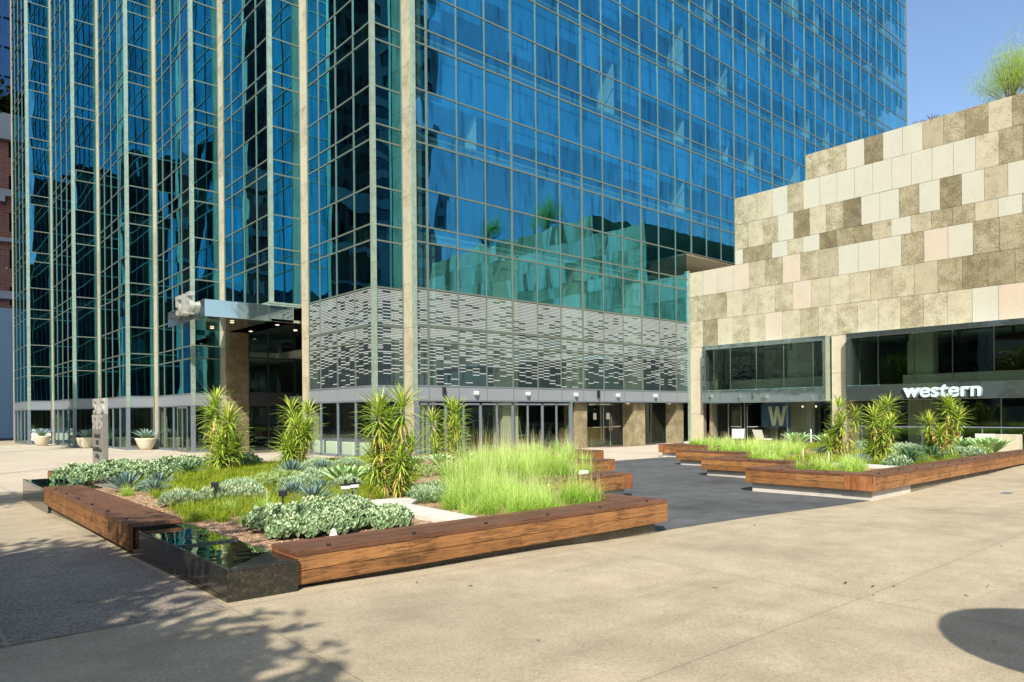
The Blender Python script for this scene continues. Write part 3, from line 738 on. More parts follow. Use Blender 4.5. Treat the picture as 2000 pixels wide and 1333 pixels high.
# monument sign
mon = thing('monument_sign', 'tall narrow silver metal address sign with 515 and dark tenant lettering', 'sign', loc=(0, 0, 0))
s = MB(); s.box(4.62, 4.77, 23.08, 24.42, -.05, 1.78); bevel(s.build('sign_slab', M['sign_metal'], mon), .008)
s = MB(); s.box(4.68, 4.77, 23.08, 24.42, 1.78, 2.24); bevel(s.build('sign_top', M['sign_light'], mon), .008)
numerals('515', (4.685, 24.40, 1.79), (0, -1, 0), .42, .45, .065, (-1, 0, 0), M['sign_light'], mon, .02)
numerals('515', (4.625, 24.40, 1.34), (0, -1, 0), .42, .42, .02, (-1, 0, 0), M['sign_light'], mon, .02)
for k, t in enumerate(('Enter South', '5th Fl', 'The WEST Rooms', 'Building')):
    text_mesh('sign_lettering', t, .165, .006, M['black'], mon, (4.612, 23.75, 1.10-.2*k), (0, -1, 0), .008, .9, 'CENTER')

# lease board behind the pot
lb = thing('lease_board', 'blue and white For Lease board standing behind the farthest pot', 'sign board')
b = MB(); b.box(7.45, 8.58, 58.80, 58.84, -.1, .92); b.build('board', M['white'], lb)
b = MB(); b.box(7.45, 8.58, 58.785, 58.80, .62, .92); b.box(7.45, 8.58, 58.785, 58.80, -.08, .12); b.build('board_band', M['navy'], lb)
text_mesh('board_lettering', 'For', .16, .004, M['white'], lb, (7.5, 58.78, .78), (1, 0, 0), .008)
text_mesh('board_lettering', 'Lease', .16, .004, M['white'], lb, (7.5, 58.78, .645), (1, 0, 0), .008)

# seats behind the glass
for i, y in enumerate((25.75, 27.15, 28.6, 29.85)):
    b = MB(); b.box(14.52, 14.72, y-.52, y+.52, -.06, .56); lbls = ('first seat back from the bay corner', 'second seat back from the bay corner', 'third seat back from the bay corner', 'seat back nearest the entrance pier')
    o = b.build('booth_seat', M['seat_cream']); bevel(o, .06, 4); tag(o, 'cream padded booth seat inside the glass, '+lbls[i], 'seat', 'booth seats behind the corner glass')
b = MB(); b.box(14.75, 16.2, 25.0, 30.2, -.06, .64); o = b.build('banquette', M['seat_purple']); tag(o, 'long dusky purple banquette behind the cream booth seats', 'seat')

for i, (x, y, l) in enumerate(((17.6, 25.6, 'left'), (20.0, 26.2, 'middle'), (22.6, 25.7, 'right'))):
    t = thing('lobby_table', 'pale round table behind the folding glass doors, %s one' % l, 'table', 'tables behind the folding doors', (x, y, -.06))
    q = MB(); q.lathe([(.001, .70), (.5, .70), (.5, .74), (.001, .74)], 0, 0, 0, 20); local(q.build('table_top', M['seat_cream'], t)); q = MB(); q.tube([(0, 0, 0), (0, 0, .7)], .03, 8); q.lathe([(.001, 0), (.28, 0), (.28, .02), (.001, .03)], 0, 0, 0, 16); local(q.build('leg', M['black'], t))
    o = MB(); o.box(-.25, .25, .65, 1.1, .0, .45); o.box(-.25, .25, 1.05, 1.12, .45, .9); o = o.build('lobby_chair', M['terracotta'] if i == 1 else M['seat_purple']); o.location = (x, y, -.06); tag(bevel(o, .04, 3), 'padded chair behind the folding glass doors at the %s table' % l, 'chair', 'chairs behind the folding doors')
# flag in the doorway
fg = thing('flag', 'furled striped flag on a pole just inside the glass doors', 'flag')
f = MB(); f.tube([(29.1, 25.3, -.05), (29.12, 25.3, 2.15)], .02, 8); f.build('pole', M['tan'], fg)
f = MB()
for k in range(9):
    a = k/9; m = 1 if k % 2 else 0
    for j in range(10):
        z0 = 2.05-.13*j; w = .05+.018*j
        x0 = 29.02-.5*w+a*w*1.4+.015*math.sin(j*1.1+k); x1 = x0+w*1.4/9
        mm = 2 if (j < 4) else m
        f.face([(x0, 25.24+.02*math.sin(k*2.1), z0-.13), (x1, 25.24+.02*math.sin(k*2.1+2), z0-.13), (x1, 25.24+.02*math.sin(k*2.1+2), z0), (x0, 25.24+.02*math.sin(k*2.1), z0)], m=mm)
f.build('cloth', [M['red'], M['white'], M['flag_blue']], fg)

# ------------------------------------------------------------------ stone-clad building on the right
sb_ = thing('stone_building', 'low stone-clad building with stepped top and steel framed shopfront boxes', 'building')
XW = 33.95
rows = [(14.24, 13.0, .82, .34), (13.0, 11.58, .82, .50), (11.58, 10.26, .82, .80), (10.26, 9.48, .82, .46), (9.48, 8.11, .93, .90), (8.11, 6.73, .93, .50), (6.73, 5.27, .93, .85),
        (5.27, 3.49, 9, .0), (3.49, 1.59, 9, .0), (1.59, -.15, 9, .0)]
def yspans(z):
    if z > 13.05: return [(-1.5, 16.82)]
    if z > 9.5: return [(-1.5, 20.72)]
    if z > 5.3: return [(-1.5, 23.60)]
    return [(-1.5, -.6), (14.95, 15.62), (22.80, 23.60)]
TONES = [[.45,.5,.45,.8,.1,.8,.8,.32,.42,.34,.42,.3,.8,.45],
 [.45,.48,.48,.8,.42,.8,.8,.78,.8,.8,.76,.8,.78,.8,.5,.3,.28,.4,.8,.3],
 [.45,.48,.46,.8,.25,.5,.42,.05,.8,.8,.3,.8,.12,.8,.38,.8,.3,.5,.8,.2],
 [.8,.2,.22,.8,.5,.8,.12,.25,.2,.4,.8,.4,.35,.3,.45,.8,.4,.3],
 [.55,.97,.97,.97,.42,.5,.97,.38,.35,.8,.8,.76,.36,.98,.76,.3,.3,.4],
 [.5,.5,.3,.48,.42,.5,.46,.97,.42,.5,.42,.40,.38,.35,.3,.22,.15,.3]]
blk = MB(); rr = random.Random(11)
for zt, zb, w, off in rows:
    for a, b in yspans((zt+zb)/2):
        y = b
        first = True; cnt = 0
        if w > 5: ws = [b-a]
        while y > a+.01:
            ww = (off if (first and off > .15) else w) if w < 5 else b-a
            first = False
            y2 = max(a, y-ww)
            r_ = rr.random(); zz = (zt+zb)/2
            if zz > 9.4: t = rr.choice([.80, .80, .76, .82, .5, .45, .12, .55, .2, .8, .42])
            else: t = rr.choice([.45, .5, .55, .42, .48, .40, .62, .5, .97, .25, .3, .76, .52, .47])
            ri_ = [q[0] for q in rows].index(zt)
            if ri_ < 6 and cnt < len(TONES[ri_]): t = TONES[ri_][cnt]
            cnt += 1
            if w > 5: t = .55
            kd = {True: rr.uniform(.0, .15)}.get(t > .7, rr.uniform(.35, .95) if t > .3 else rr.uniform(.7, 1.0))
            if w > 5: kd = .25
            dx = rr.uniform(-.006, .006)
            blk.box(XW+dx, XW+.1, y2+.007, y-.007, zb+.007, zt-.007, min(1, max(0, t+rr.uniform(-.03, .03))), kd)
            y = y2
blk.build('stone_cladding', M['stone'], sb_)
bd = MB(); bd.box(XW+.08, 60, -1.5, 16.82, 5.27, 14.18); bd.box(XW+.08, 60, 16.82, 20.72, 5.27, 12.95); bd.box(XW+.08, 60, 20.72, 23.58, 5.27, 9.44)
for a, b in ((-1.5, -.6), (14.95, 15.62), (22.80, 23.58)): bd.box(XW+.08, XW+.9, a+.01, b-.01, -.15, 5.27)
bd.build('wall_core', M['stone_dark'], sb_)
# opening jambs in the pebbled stone
for q in ((XW+.35, XW+.9, 22.42, 22.80, -.1, 5.2, .25, .9), (XW+.25, XW+.9, 15.6, 15.92, 2.1, 5.22, .15, .95), (XW+.2, XW+.9, 14.66, 14.96, -.1, 5.2, .2, .9)):
    jb = MB(); jb.box(*q); jb.build('stone_jamb', M['stone'], sb_)
for nm, (ya, yb, ia, ib) in (('a', (15.66, 22.45, 15.80, 22.23)), ('b', (-.4, 14.68, -.2, 14.50))):
    fb = thing('window_box', 'smaller polished steel window box with tall glass panes above the cafe door' if nm == 'a' else 'long polished steel window box carrying the western lettering', 'window box')
    s = MB(); s.box(33.40, 34.35, ya, yb, 2.15, 2.84); bevel(s.build('lower_fascia', M['steel'], fb), .008)
    s = MB(); s.box(33.40, 34.35, ya, yb, 5.03, 5.26); s.box(33.40, 34.35, ib, yb, 2.84, 5.03); s.box(33.40, 34.35, ya, ia, 2.84, 5.03); bevel(s.build('frame', M['steel'], fb), .006)
    ysm = [q for q in ([16.4, 17.9, 19.4, 20.9, 21.9] if nm == 'a' else [1.4+1.5*k for k in range(9)])]
    for q in ysm:
        s = MB(); s.box(33.70, 33.76, q-.02, q+.02, 2.84, 5.03); s.build('glazing_bar', M['chrome'], fb)
    e = [ia]+ysm+[ib]
    for a, b in zip(e, e[1:]):
        p = MB(); p.face([(33.73, b, 2.84), (33.73, a, 2.84), (33.73, a, 5.03), (33.73, b, 5.03)], random.random()); p.build('pane', M['store'], fb)
# shop interiors
inn = MB(); inn.box(42, 42.2, -.6, 23, 0, 5.3); inn.box(34.3, 42, 22.6, 22.8, 0, 5.2); inn.build('shop_back_wall', M['interior_dark'], sb_)
inn = MB(); inn.box(34.35, 42, -.6, 22.8, 2.35, 2.75); inn.build('shop_floor_slab', M['ceiling'], sb_)
inn = MB(); inn.box(34.0, 42, -.6, 22.8, 5.2, 5.26); inn.build('shop_ceiling', M['ceiling'], sb_)
inn = MB(); inn.box(34.0, 42, -.6, 22.8, -.12, -.05); inn.build('shop_floor', M['floor_in'], sb_)
inn = MB()
for (x, y, w) in ((36.3, 17.6, 1.5), (36.3, 12.0, 1.1), (38, 20.2, 1.2), (36.3, 5.6, .8)): inn.box(x, x+.7, y, y+w, -.05, 5.2)
inn.box(36.0, 36.15, 15.9, 22.4, 2.75, 3.45); inn.box(36.0, 36.15, 2, 13.2, 2.75, 3.35)
inn.build('shop_inner_pier', simple('plaster_pier', (.40, .37, .28), .85, 0, 1.5, .06), sb_)
inn = MB(); inn.box(34.4, 42, 15.55, 15.65, 0, 5.2); inn.build('shop_party_wall', M['interior'], sb_)
inn = MB(); inn.box(39, 39.1, -.4, 10.5, 2.8, 5.1); inn.build('shop_red_wall', simple('maroon_wall', (.11, .03, .025), .8), sb_)
lp = MB()
for y in (20.5, 18.3, 12.7, 10.6, 8.6, 6.2): lp.tube([(35.2, y, 5.15), (35.2, y, 4.85)], .07, 10)
lp.build('ceiling_spotlight', M['black'], sb_)
for y in (19.5, 18.6, 17.7, 17.0):
    w = MB(); w.lathe([(.001, -.06), (.05, -.03), (.05, .03), (.001, .06)], 35.2, y, 1.92, 10); w.build('pendant_lamp', M['lamp'], sb_)
# ground floor shop glass
gf = MB(); XG = 34.6
for y in (22.4, 21.6, 20.62, 18.2, 17.0, 15.95): gf.box(XG-.03, XG+.03, y-.025, y+.025, -.1, 2.15)
for y in (14.5, 13.3, 11.9, 10.4, 8.9, 7.4, 5.9): gf.box(XG-.03, XG+.03, y-.02, y+.02, -.1, 2.15)
gf.box(XG-.03, XG+.03, -.5, 22.4, -.1, .06); gf.build('shopfront_frame', M['dark_frame'], sb_)
e = [22.4, 21.6, 20.62, 18.2, 17.0, 15.95]; e2 = [14.5, 13.3, 11.9, 10.4, 8.9, 7.4, 5.9, 3, -.5]
for ee in (e, e2):
    for a, b in zip(ee, ee[1:]):
        p = MB(); p.face([(XG, a, .06), (XG, b, .06), (XG, b, 2.15), (XG, a, 2.15)], random.random()); p.build('shop_pane', M['clear'], sb_)
for y, d in ((20.78, 1), (20.42, -1)):
    h = MB(); h.tube([(XG-.09, y, .15), (XG-.09, y, 2.0)], .022, 8); h.tube([(XG-.09, y, .88), (XG-.09, y+.62*d, .88)], .018, 8); h.build('door_handle', M['chrome'], sb_)
bw = thing('wall_board', 'navy board with a big tan letter W inside the cafe glass', 'sign board')
b = MB(); b.box(34.95, 35.0, 18.25, 19.85, .85, 2.10); b.build('board', M['navy'], bw)
b = MB(); W0 = 19.45; sc_ = .0
pts = [(0, 1.6), (.34, 1.6), (.58, .62), (.80, 1.6), (1.12, 1.6), (1.36, .62), (1.58, 1.6), (1.92, 1.6), (1.52, 0), (1.18, 0), (.96, .92), (.74, 0), (.40, 0)]
sx = 1.02/1.92; sz = 1.02/1.6
polys = [[(0, 1.6), (.34, 1.6), (.66, 0), (.40, 0)], [(.40, 0), (.74, 0), (1.12, 1.6), (.82, 1.6)], [(.80, 1.6), (1.10, 1.6), (1.50, 0), (1.18, 0)], [(1.20, 0), (1.52, 0), (1.92, 1.6), (1.58, 1.6)]]
for i, po in enumerate(polys):
    x0 = 34.93-.002*i
    a = [(x0, W0-px*sx, .93+pz*sz) for px, pz in po]; bb = [(34.952, p[1], p[2]) for p in a]
    b.face(a); b.face(bb[::-1])
    for k in range(4): b.face([a[k], bb[k], bb[(k+1) % 4], a[(k+1) % 4]])
b.build('letter', M['tan'], bw)
wst = thing('shop_lettering', 'pale blue raised lowercase western letters on the steel fascia', 'sign lettering')
text_mesh('letters', 'western', .83, .12, M['letter_blue'], wst, (33.32, 12.17, 2.26), (0, -1, 0), .02, 1.08)
# chairs / tables outside the shop
def chair(x, y, rz, label):
    t = thing('lounge_chair', label, 'chair', 'white chairs outside the shop', (x, y, -.03)); t.rotation_euler = (0, 0, rz)
    s = MB(); s.box(-.28, .28, -.25, .25, .38, .43); local(bevel(s.build('seat', M['white'], t), .02))
    s = MB(); s.face([(-.28, .23, .42), (.28, .23, .42), (.30, .42, .86), (-.30, .42, .86)]); s.face([(-.30, .45, .86), (.30, .45, .86), (.28, .26, .42), (-.28, .26, .42)]); local(s.build('backrest', M['white'], t))
    for a, b in ((-1, -1), (1, -1), (-1, 1), (1, 1)):
        s = MB(); s.tube([(a*.24, b*.22, 0), (a*.2, b*.18, .39)], .015, 6); local(s.build('leg', M['chrome'], t))
    return t
chair(32.2, 19.6, 2.2, 'white lounge chair in front of the cafe door')
chair(31.2, 17.6, 1.3, 'small white chair left of the upright grey agave')
chair(29.8, 8.2, 1.9, 'white chair behind the rightmost tall spiky plant')
chair(31.5, 6.9, .5, 'white chair right of the grey stone block')
tb = thing('side_table', 'round dark cafe table behind the right planter grasses', 'table', loc=(31.8, 16.2, -.03))
s = MB(); s.lathe([(.001, .70), (.4, .70), (.4, .73), (.001, .73)], 0, 0, 0, 20); local(s.build('table_top', M['black'], tb)); s = MB(); s.tube([(0, 0, 0), (0, 0, .7)], .03, 8); s.lathe([(.001, 0), (.25, 0), (.25, .02), (.001, .02)], 0, 0, 0, 16); local(s.build('leg', M['black'], tb))
b = MB(); b.box(30.4, 30.9, 7.3, 8.1, -.1, .78, .6, .1); o = b.build('stone_block', M['stone']); bevel(o, .02); tag(o, 'grey square stone block standing before the dark shopfront', 'block')
rl = thing('glass_railing', 'low glass railing along the front of the dark shopfront', 'railing')
s = MB()
for y in (4.0, 5.6, 7.4, 9.2, 11.0, 12.8, 14.4): s.box(33.2, 33.24, y-.02, y+.02, -.05, .95)
s.box(33.18, 33.26, 4.0, 14.4, .95, 1.0); s.build('rail', M['dark_frame'], rl)
s = MB(); s.face([(33.22, 14.4, .05), (33.22, 4.0, .05), (33.22, 4.0, .93), (33.22, 14.4, .93)], .3); s.build('glass_panel', M['clear'], rl)

# ------------------------------------------------------------------ planters: plinths, soil, timber benches
ZB = .472
def wall_seg(name, x0, x1, y0, y1, mat, label, z1=.20, group='planter plinth walls'):
    b = MB(); b.box(x0, x1, y0, y1, min(gz(x0, y0), gz(x1, y1))-.1, z1); o = b.build(name, mat); return tag(bevel(o, .006), label, 'planter wall', group)
def bench(label, runs, group, endboards=()):
    # runs: list of (x0,x1,y0,y1,axis, faces) ; faces = which sides carry cladding ('-X','-Y','+X')
    x0, y0 = runs[0][0], runs[0][2]
    t = thing('timber_bench', label, 'bench', group)
    rr = random.Random(hash(label) % 1000 if False else len(label)*7+int(x0*10))
    tops = {}; fac = {}; bolts = MB()
    for (a, b, c, d, ax, faces) in runs:
        mt = tops.setdefault(ax, MB()); n = 4
        for k in range(n):
            if ax == 'X':
                w = (d-c)/n; cuts = [a]+sorted(rr.uniform(a+.6, b-.6) for _ in range(int((b-a)/2.2)) if b-a > 1.6)+[b]
                for p, q in zip(cuts, cuts[1:]): mt.box(p+.002, q-.002, c+k*w+.003, c+(k+1)*w-.003, ZB-.05, ZB+rr.uniform(-.001, .001), rr.random())
            else:
                w = (b-a)/n; cuts = [c]+sorted(rr.uniform(c+.6, d-.6) for _ in range(int((d-c)/2.2)) if d-c > 1.6)+[d]
                for p, q in zip(cuts, cuts[1:]): mt.box(a+k*w+.003, a+(k+1)*w-.003, p+.002, q-.002, ZB-.05, ZB+rr.uniform(-.001, .001), rr.random())
        for fc in faces:
            fa = 'X' if fc[1] == 'Y' else 'Y'; mf = fac.setdefault(fa, MB())
            for z0, z1 in ((.165, .288), (.294, .418)):
                lo, hi = (a, b) if fa == 'X' else (c, d)
                cuts = [lo]+sorted(rr.uniform(lo+.5, hi-.5) for _ in range(int((hi-lo)/2.0)) if hi-lo > 1.5)+[hi]
                for p, q in zip(cuts, cuts[1:]):
                    tt = rr.random()
                    if fc == '-Y': mf.box(p+.002, q-.002, c+.008, c+.05, z0, z1, tt)
                    if fc == '+Y': mf.box(p+.002, q-.002, d-.05, d-.008, z0, z1, tt)
                    if fc == '-X': mf.box(a+.008, a+.05, p+.002, q-.002, z0, z1, tt)
                    if fc == '+X': mf.box(b-.05, b-.008, p+.002, q-.002, z0, z1, tt)
        # skate stops along the outer edge
        if ax == 'X':
            q = a+.35
            while q < b: 
                bolts.box(q-.018, q+.018, c+.055, c+.08, ZB, ZB+.012); bolts.tube([(q-.01, c+.068, ZB), (q-.014, c+.068, ZB+.026)], .005, 6); bolts.tube([(q+.01, c+.068, ZB), (q+.014, c+.068, ZB+.026)], .005, 6); q += .95
        else:
            e_ = a+.07
            q = c+.4
            while q < d: bolts.box(e_-.014, e_+.014, q-.016, q+.016, ZB, ZB+.02); q += .95
    for ax, mb in tops.items(): bevel(mb.build('seat_boards', M['top'+ax], t), .004)
    for ax, mb in fac.items(): bevel(mb.build('front_boards', M['wood'+ax], t), .003)
    bolts.build('skate_stop', M['black'], t)
    if endboards:
        mb = MB()
        for (a, b, c, d) in endboards:
            L2 = max(b-a, d-c); n = max(2, int(round(L2/.15)))
            for k in range(n):
                if b-a > d-c: mb.box(a+k*(b-a)/n+.002, a+(k+1)*(b-a)/n-.002, c, d, .165, .445, rr.random())
                else: mb.box(a, b, c+k*(d-c)/n+.002, c+(k+1)*(d-c)/n-.002, .165, .445, rr.random())
        bevel(mb.build('end_boards', M['woodZ'], t), .003)
    # dark carrier under the boards
    mb = MB()
    for (a, b, c, d, ax, faces) in runs: mb.box(a+.055, b-.055, c+.055, d-.055, .18, ZB-.055)
    mb.build('bench_carrier', M['black'], t)
    return t
W_ = .56
GL = 'timber benches around the left planter'; GR = 'timber benches around the right planter'
bench('long timber bench along the front of the left planter, starting at the granite corner', [(2.76, 8.25, 6.12, 6.12+W_, 'X', ['-Y'])], GL, [(8.20, 8.245, 6.13, 6.68), (2.765, 2.81, 6.13, 6.68)])
bench('low timber bench along the left edge between two black granite troughs', [(2.07, 2.66, 9.07, 15.0, 'Y', ['-X'])], GL)
steps = [(8.25, 9.3, 11.36), (11.36, 12.42, 14.46), (14.46, 15.62, 17.62)]
bench('timber side bench running back from the right end of the front bench', [(8.25-W_, 8.25, 6.69, 9.3, 'Y', ['+X'])], GL)
names_l = ['nearest stepped timber bench jutting right from the left planter', 'middle stepped timber bench jutting right from the left planter', 'farthest stepped timber bench jutting right from the left planter']
for i, (xa, ya, xb) in enumerate(steps):
    nx = steps[i+1][1] if i < 2 else 18.6
    bench(names_l[i], [(xa-.02, xb, ya, ya+W_, 'X', ['-Y']), (xb-W_, xb, ya+W_, nx, 'Y', ['+X'])], GL, [(xb-.28, xb+.003, ya-.004, ya+.05), (xb-.045, xb+.002, ya+.05, ya+W_)])
bench('short timber bench end beyond the far granite trough', [(2.78, 5.2, 19.0, 19.5, 'X', ['-Y'])], GL, [(2.775, 2.82, 19.0, 19.5)])
# plinths left
wall_seg('planter_wall', 2.76, 8.10, 6.24, 6.40, M['dark_plinth'], 'dark plinth under the long front bench of the left planter')
wall_seg('planter_wall', 2.17, 2.35, 9.15, 14.9, M['dark_plinth'], 'dark plinth under the left edge bench')
wall_seg('planter_wall', 7.92, 8.12, 6.40, 9.4, M['plinth'], 'pale plinth under the side bench of the left planter')
lab = ['nearest', 'middle', 'farthest']
for i, (xa, ya, xb) in enumerate(steps):
    nx = steps[i+1][1] if i < 2 else 18.6
    wall_seg('planter_wall', xa-.12, xb-.12, ya+.12, ya+.28, M['plinth'], 'plinth under the %s stepped bench of the left planter' % lab[i])
    wall_seg('planter_wall', xb-.30, xb-.12, ya+.28, nx+.12, M['plinth'], 'side plinth behind the %s stepped bench of the left planter' % lab[i])
# granite troughs
def trough(x0, x1, y0, y1, label, ztop, tri=False):
    t = thing('granite_trough', label, 'water trough', 'black granite troughs')
    b = MB(); b.box(x0, x1, y0, y1, gz(x0, y0)-.15, ztop-.03); b.box(x0, x0+.035, y0, y1, ztop-.03, ztop); b.box(x0+.035, x1, y0, y0+.035, ztop-.03, ztop)
    if tri: b.prism([(x0+.035, y0+.035), (x1-.0, y0+.035), (x1-.0, y0+.62)], ztop-.03, ztop-.002); b.box(x0+.035, x1, y0+1.45, y0+1.50, ztop-.03, ztop+.004)
    bevel(b.build('granite_block', M['granite'], t), .004)
    w = MB()
    if tri: w.face([(x0+.036, y0+.05, ztop-.016), (x1-.002, y0+.63, ztop-.016), (x1-.002, y1-.01, ztop-.016), (x0+.036, y1-.01, ztop-.016)])
    else: w.face([(x0+.036, y0+.036, ztop-.016), (x1-.002, y0+.036, ztop-.016), (x1-.002, y1-.01, ztop-.016), (x0+.036, y1-.01, ztop-.016)])
    w.build('water_surface', M['water'], t)
trough(2.13, 2.76, 6.08, 9.14, 'black granite trough of still water at the near left corner', .412, True)
trough(2.12, 2.98, 14.9, 18.0, 'black granite trough at the far left end of the left planter', .415)
# soils
def soil(name, poly, z, label):
    b = MB(); b.prism(poly, -.1, z); o = b.build(name, M['mulch']); o['kind'] = 'stuff'; return o
LP = [(2.2, 6.35), (8.0, 6.35), (8.0, 9.5), (11.1, 9.5), (11.1, 12.7), (14.2, 12.7), (14.2, 15.9), (17.2, 15.9), (17.2, 18.9), (12.2, 19.3), (3.0, 19.3), (3.0, 17.4), (2.2, 17.4)]
RP = [(14.25, 5.9), (25.0, 5.9), (25.0, 9.6), (27.8, 9.6), (27.8, 16.8), (22.4, 16.8), (22.4, 13.75), (19.3, 13.75), (19.3, 10.95), (16.6, 10.95), (16.6, 8.2), (14.25, 8.2)]
for nm, P_ in (('gravel_mulch', LP), ('gravel_mulch', RP)):
    b = MB(); b.prism(P_, -.1, .385); tag(b.build(nm, M['mulch']), kind='stuff')
b = MB(); b.box(3.0, 12.2, 19.3, 19.42, -.1, .43); tag(b.build('planter_wall', M['dark_plinth']), 'thin rear kerb of the left planter', 'planter wall', 'planter plinth walls')
b = MB(); b.box(25.0, 25.12, 6.2, 9.6, -.1, .43); b.box(27.8, 27.92, 9.6, 16.9, -.1, .43); tag(b.build('planter_wall', M['dark_plinth']), 'thin rear kerb of the right planter', 'planter wall', 'planter plinth walls')
# benches right
bench('long timber bench along the front of the right planter running out of frame', [(14.02, 26.0, 5.64, 5.64+W_, 'X', ['-Y'])], GR)
bench('nearest timber bench on the stepped left side of the right planter', [(14.0, 14.0+W_, 6.2, 8.35, 'Y', ['-X']), (14.0+W_, 16.4+W_, 8.35-W_, 8.35, 'X', ['+Y'])], GR, [(13.995, 14.04, 5.64, 6.22)])
rs = [(16.4, 8.35, 11.08), (19.1, 11.08, 13.86), (22.2, 13.86, 16.9)]
nr = ['second timber bench on the stepped left side of the right planter', 'third timber bench on the stepped left side of the right planter', 'farthest timber bench corner of the right planter']
for i, (xa, y0, y1) in enumerate(rs):
    bench(nr[i], [(xa, xa+W_, y0, y1, 'Y', ['-X']), (xa+W_, xa+2.7+W_, y1-W_, y1, 'X', ['+Y'])], GR, [(xa-.003, xa+.04, y1-.3, y1)] if i == 2 else ())
wall_seg('planter_wall', 14.12, 16.02, 5.74, 5.92, M['plinth'], 'pale front plinth at the near corner of the right planter')
wall_seg('planter_wall', 16.02, 26.0, 5.74, 5.92, M['dark_plinth'], 'dark pebbled plinth under the long right bench')
wall_seg('planter_wall', 14.12, 14.3, 5.92, 8.25, M['plinth'], 'pale side plinth at the near corner of the right planter')
for i, (xa, y0, y1) in enumerate(rs):
    wall_seg('planter_wall', xa+.12, xa+.3, y0-.1, y1-.1, M['plinth'], 'pale plinth under the %s stepped bench of the right planter' % ['second', 'third', 'farthest'][i])
    wall_seg('planter_wall', xa-2.4 if i else 14.3, xa+.12, y0-.28, y0-.1, M['plinth'], 'pale return plinth before the %s stepped bench of the right planter' % ['second', 'third', 'farthest'][i])
# concrete kerb in the bed
ck = MB(); ck.prism([(5.40, 6.72), (5.52, 8.49), (5.95, 8.95), (5.89, 9.15), (5.46, 9.31), (5.12, 9.2), (5.0, 8.5), (4.98, 6.72)], .36, .445); o = ck.build('concrete_kerb', M['curb']); bevel(o, .006); tag(o, 'pale bent concrete kerb crossing the left planter bed', 'kerb')
ck = MB(); ck.box(9.2, 11.2, 12.0, 12.25, .36, .44); o = ck.build('concrete_kerb', M['curb']); tag(o, 'short pale kerb half buried in the tall grass', 'kerb')
ck = MB(); ck.box(16.9, 17.3, 6.3, 9.6, .36, .44); o = ck.build('concrete_kerb', M['curb']); tag(o, 'narrow pale kerb crossing the right planter bed', 'kerb')
tag(bevel(MB_box := (lambda: (lambda m: (m.box(16.75, 17.05, 4.18, 4.34, gz(16.9, 4.25)-.01, gz(16.9, 4.25)+.012), m.build('floor_plate', M['dark_frame']))[1])(MB()))(), .004), 'small dark metal plate set in the concrete near the right bench', 'floor plate')

# ------------------------------------------------------------------ plants
ZS = .38
def zfix(t, o): return o
def yucca_mesh(seed, h, heads, leafn, leaflen, wl=.035, spk=1.0):
    rr = random.Random(seed); st = MB(); lf = MB()
    for k in range(heads):
        az = rr.uniform(0, 6.28); sp = rr.uniform(.12, .36)*h/1.8*spk; hh = h*(1-.66*(k/max(1, heads-1))**.95)*rr.uniform(.93, 1.0)-leaflen*.62
        if k == 0: sp = .08
        hh = max(.20, hh)
        bx, by = .14*math.cos(az), .14*math.sin(az)
        tx, ty = bx+sp*math.cos(az), by+sp*math.sin(az)
        pts = [(bx*.6, by*.6, 0), (bx+sp*.4*math.cos(az), by+sp*.4*math.sin(az), hh*.5), (tx, ty, hh)]
        st.tube(pts, [.04, .03, .025], 6)
        for q in range(leafn):
            f = q/leafn
            e = R(86)-f*R(150)+rr.uniform(-.15, .15)
            a = q*2.39996+rr.uniform(-.3, .3); ln = leaflen*(.62+.5*math.sin(math.pi*min(1, f*1.1+.15)))*rr.uniform(.8, 1.1)
            zz = hh-.30*f*f*min(1, hh)
            old = f > .86 and rr.random() < .5
            t = rr.uniform(.95, 1) if old else min(.93, max(0, .72-.35*f+rr.uniform(-.25, .22)))
            lf.leaf((tx+rr.uniform(-.01, .01), ty+rr.uniform(-.01, .01), zz), a, max(e, -1.2), ln, wl, rr.uniform(.3, .95), 4, t, .35)
        # leaves down the stem
        q = hh-.25
        while q > .12:
            for _ in range(3):
                a = rr.uniform(0, 6.28); f = q/hh; lf.leaf((bx+(tx-bx)*f, by+(ty-by)*f, q), a, rr.uniform(-.5, .9), leaflen*rr.uniform(.5, .8), wl*.85, rr.uniform(.5, 1.3), 4, rr.choice([.3, .5, .6, .8, .97]), .35)
                if rr.random() < .35: lf.leaf((bx+(tx-bx)*f, by+(ty-by)*f, q+.1), a+1, rr.uniform(-1.2, -.4), leaflen*rr.uniform(.4, .8), wl*.8, rr.uniform(.2, .6), 3, rr.uniform(.95, 1.), .35)
            q -= .045
    return st, lf
def yucca(x, y, h, heads, seed, label, leafn=62, leaflen=.46, wl=.036):
    k_ = .86 if x > 15 else 1.0; heads += 1 if x > 15 else 3; leafn = int(leafn*1.0); leaflen *= 1.12*k_; wl *= 1.15
    t = thing('yucca', label, 'yucca', 'spiky yuccas in the planters', (x, y, ZS)); st, lf = yucca_mesh(seed, h, heads, leafn, leaflen, wl, .72 if x > 15 else (.5 if y < 11 else .75))
    local(st.build('stem', M['trunk_pale'], t)); local(lf.build('foliage', M['yucca'], t)); t.rotation_euler = (.05*math.sin(seed*2.1), .06*math.cos(seed*1.3), seed*1.1); return t
yucca(6.00, 17.55, 1.98, 7, 1, 'leftmost yucca, bushy with a full skirt, before the entrance', 66, .52, .042)
yucca(8.20, 18.1, 1.88, 6, 2, 'second yucca from the left, leafy before the entrance porch', 62, .50, .040)
yucca(6.11, 9.96, 1.83, 8, 3, 'nearest and largest yucca with pale bare stems and low skirt', 72, .44, .032)
yucca(10.94, 15.17, 1.83, 6, 4, 'yucca before the folding glass doors, right of the largest one', 62, .46, .036)
yucca(20.55, 9.2, 1.72, 6, 5, 'narrow yucca at the left of the three before the shop', 58, .46, .04)
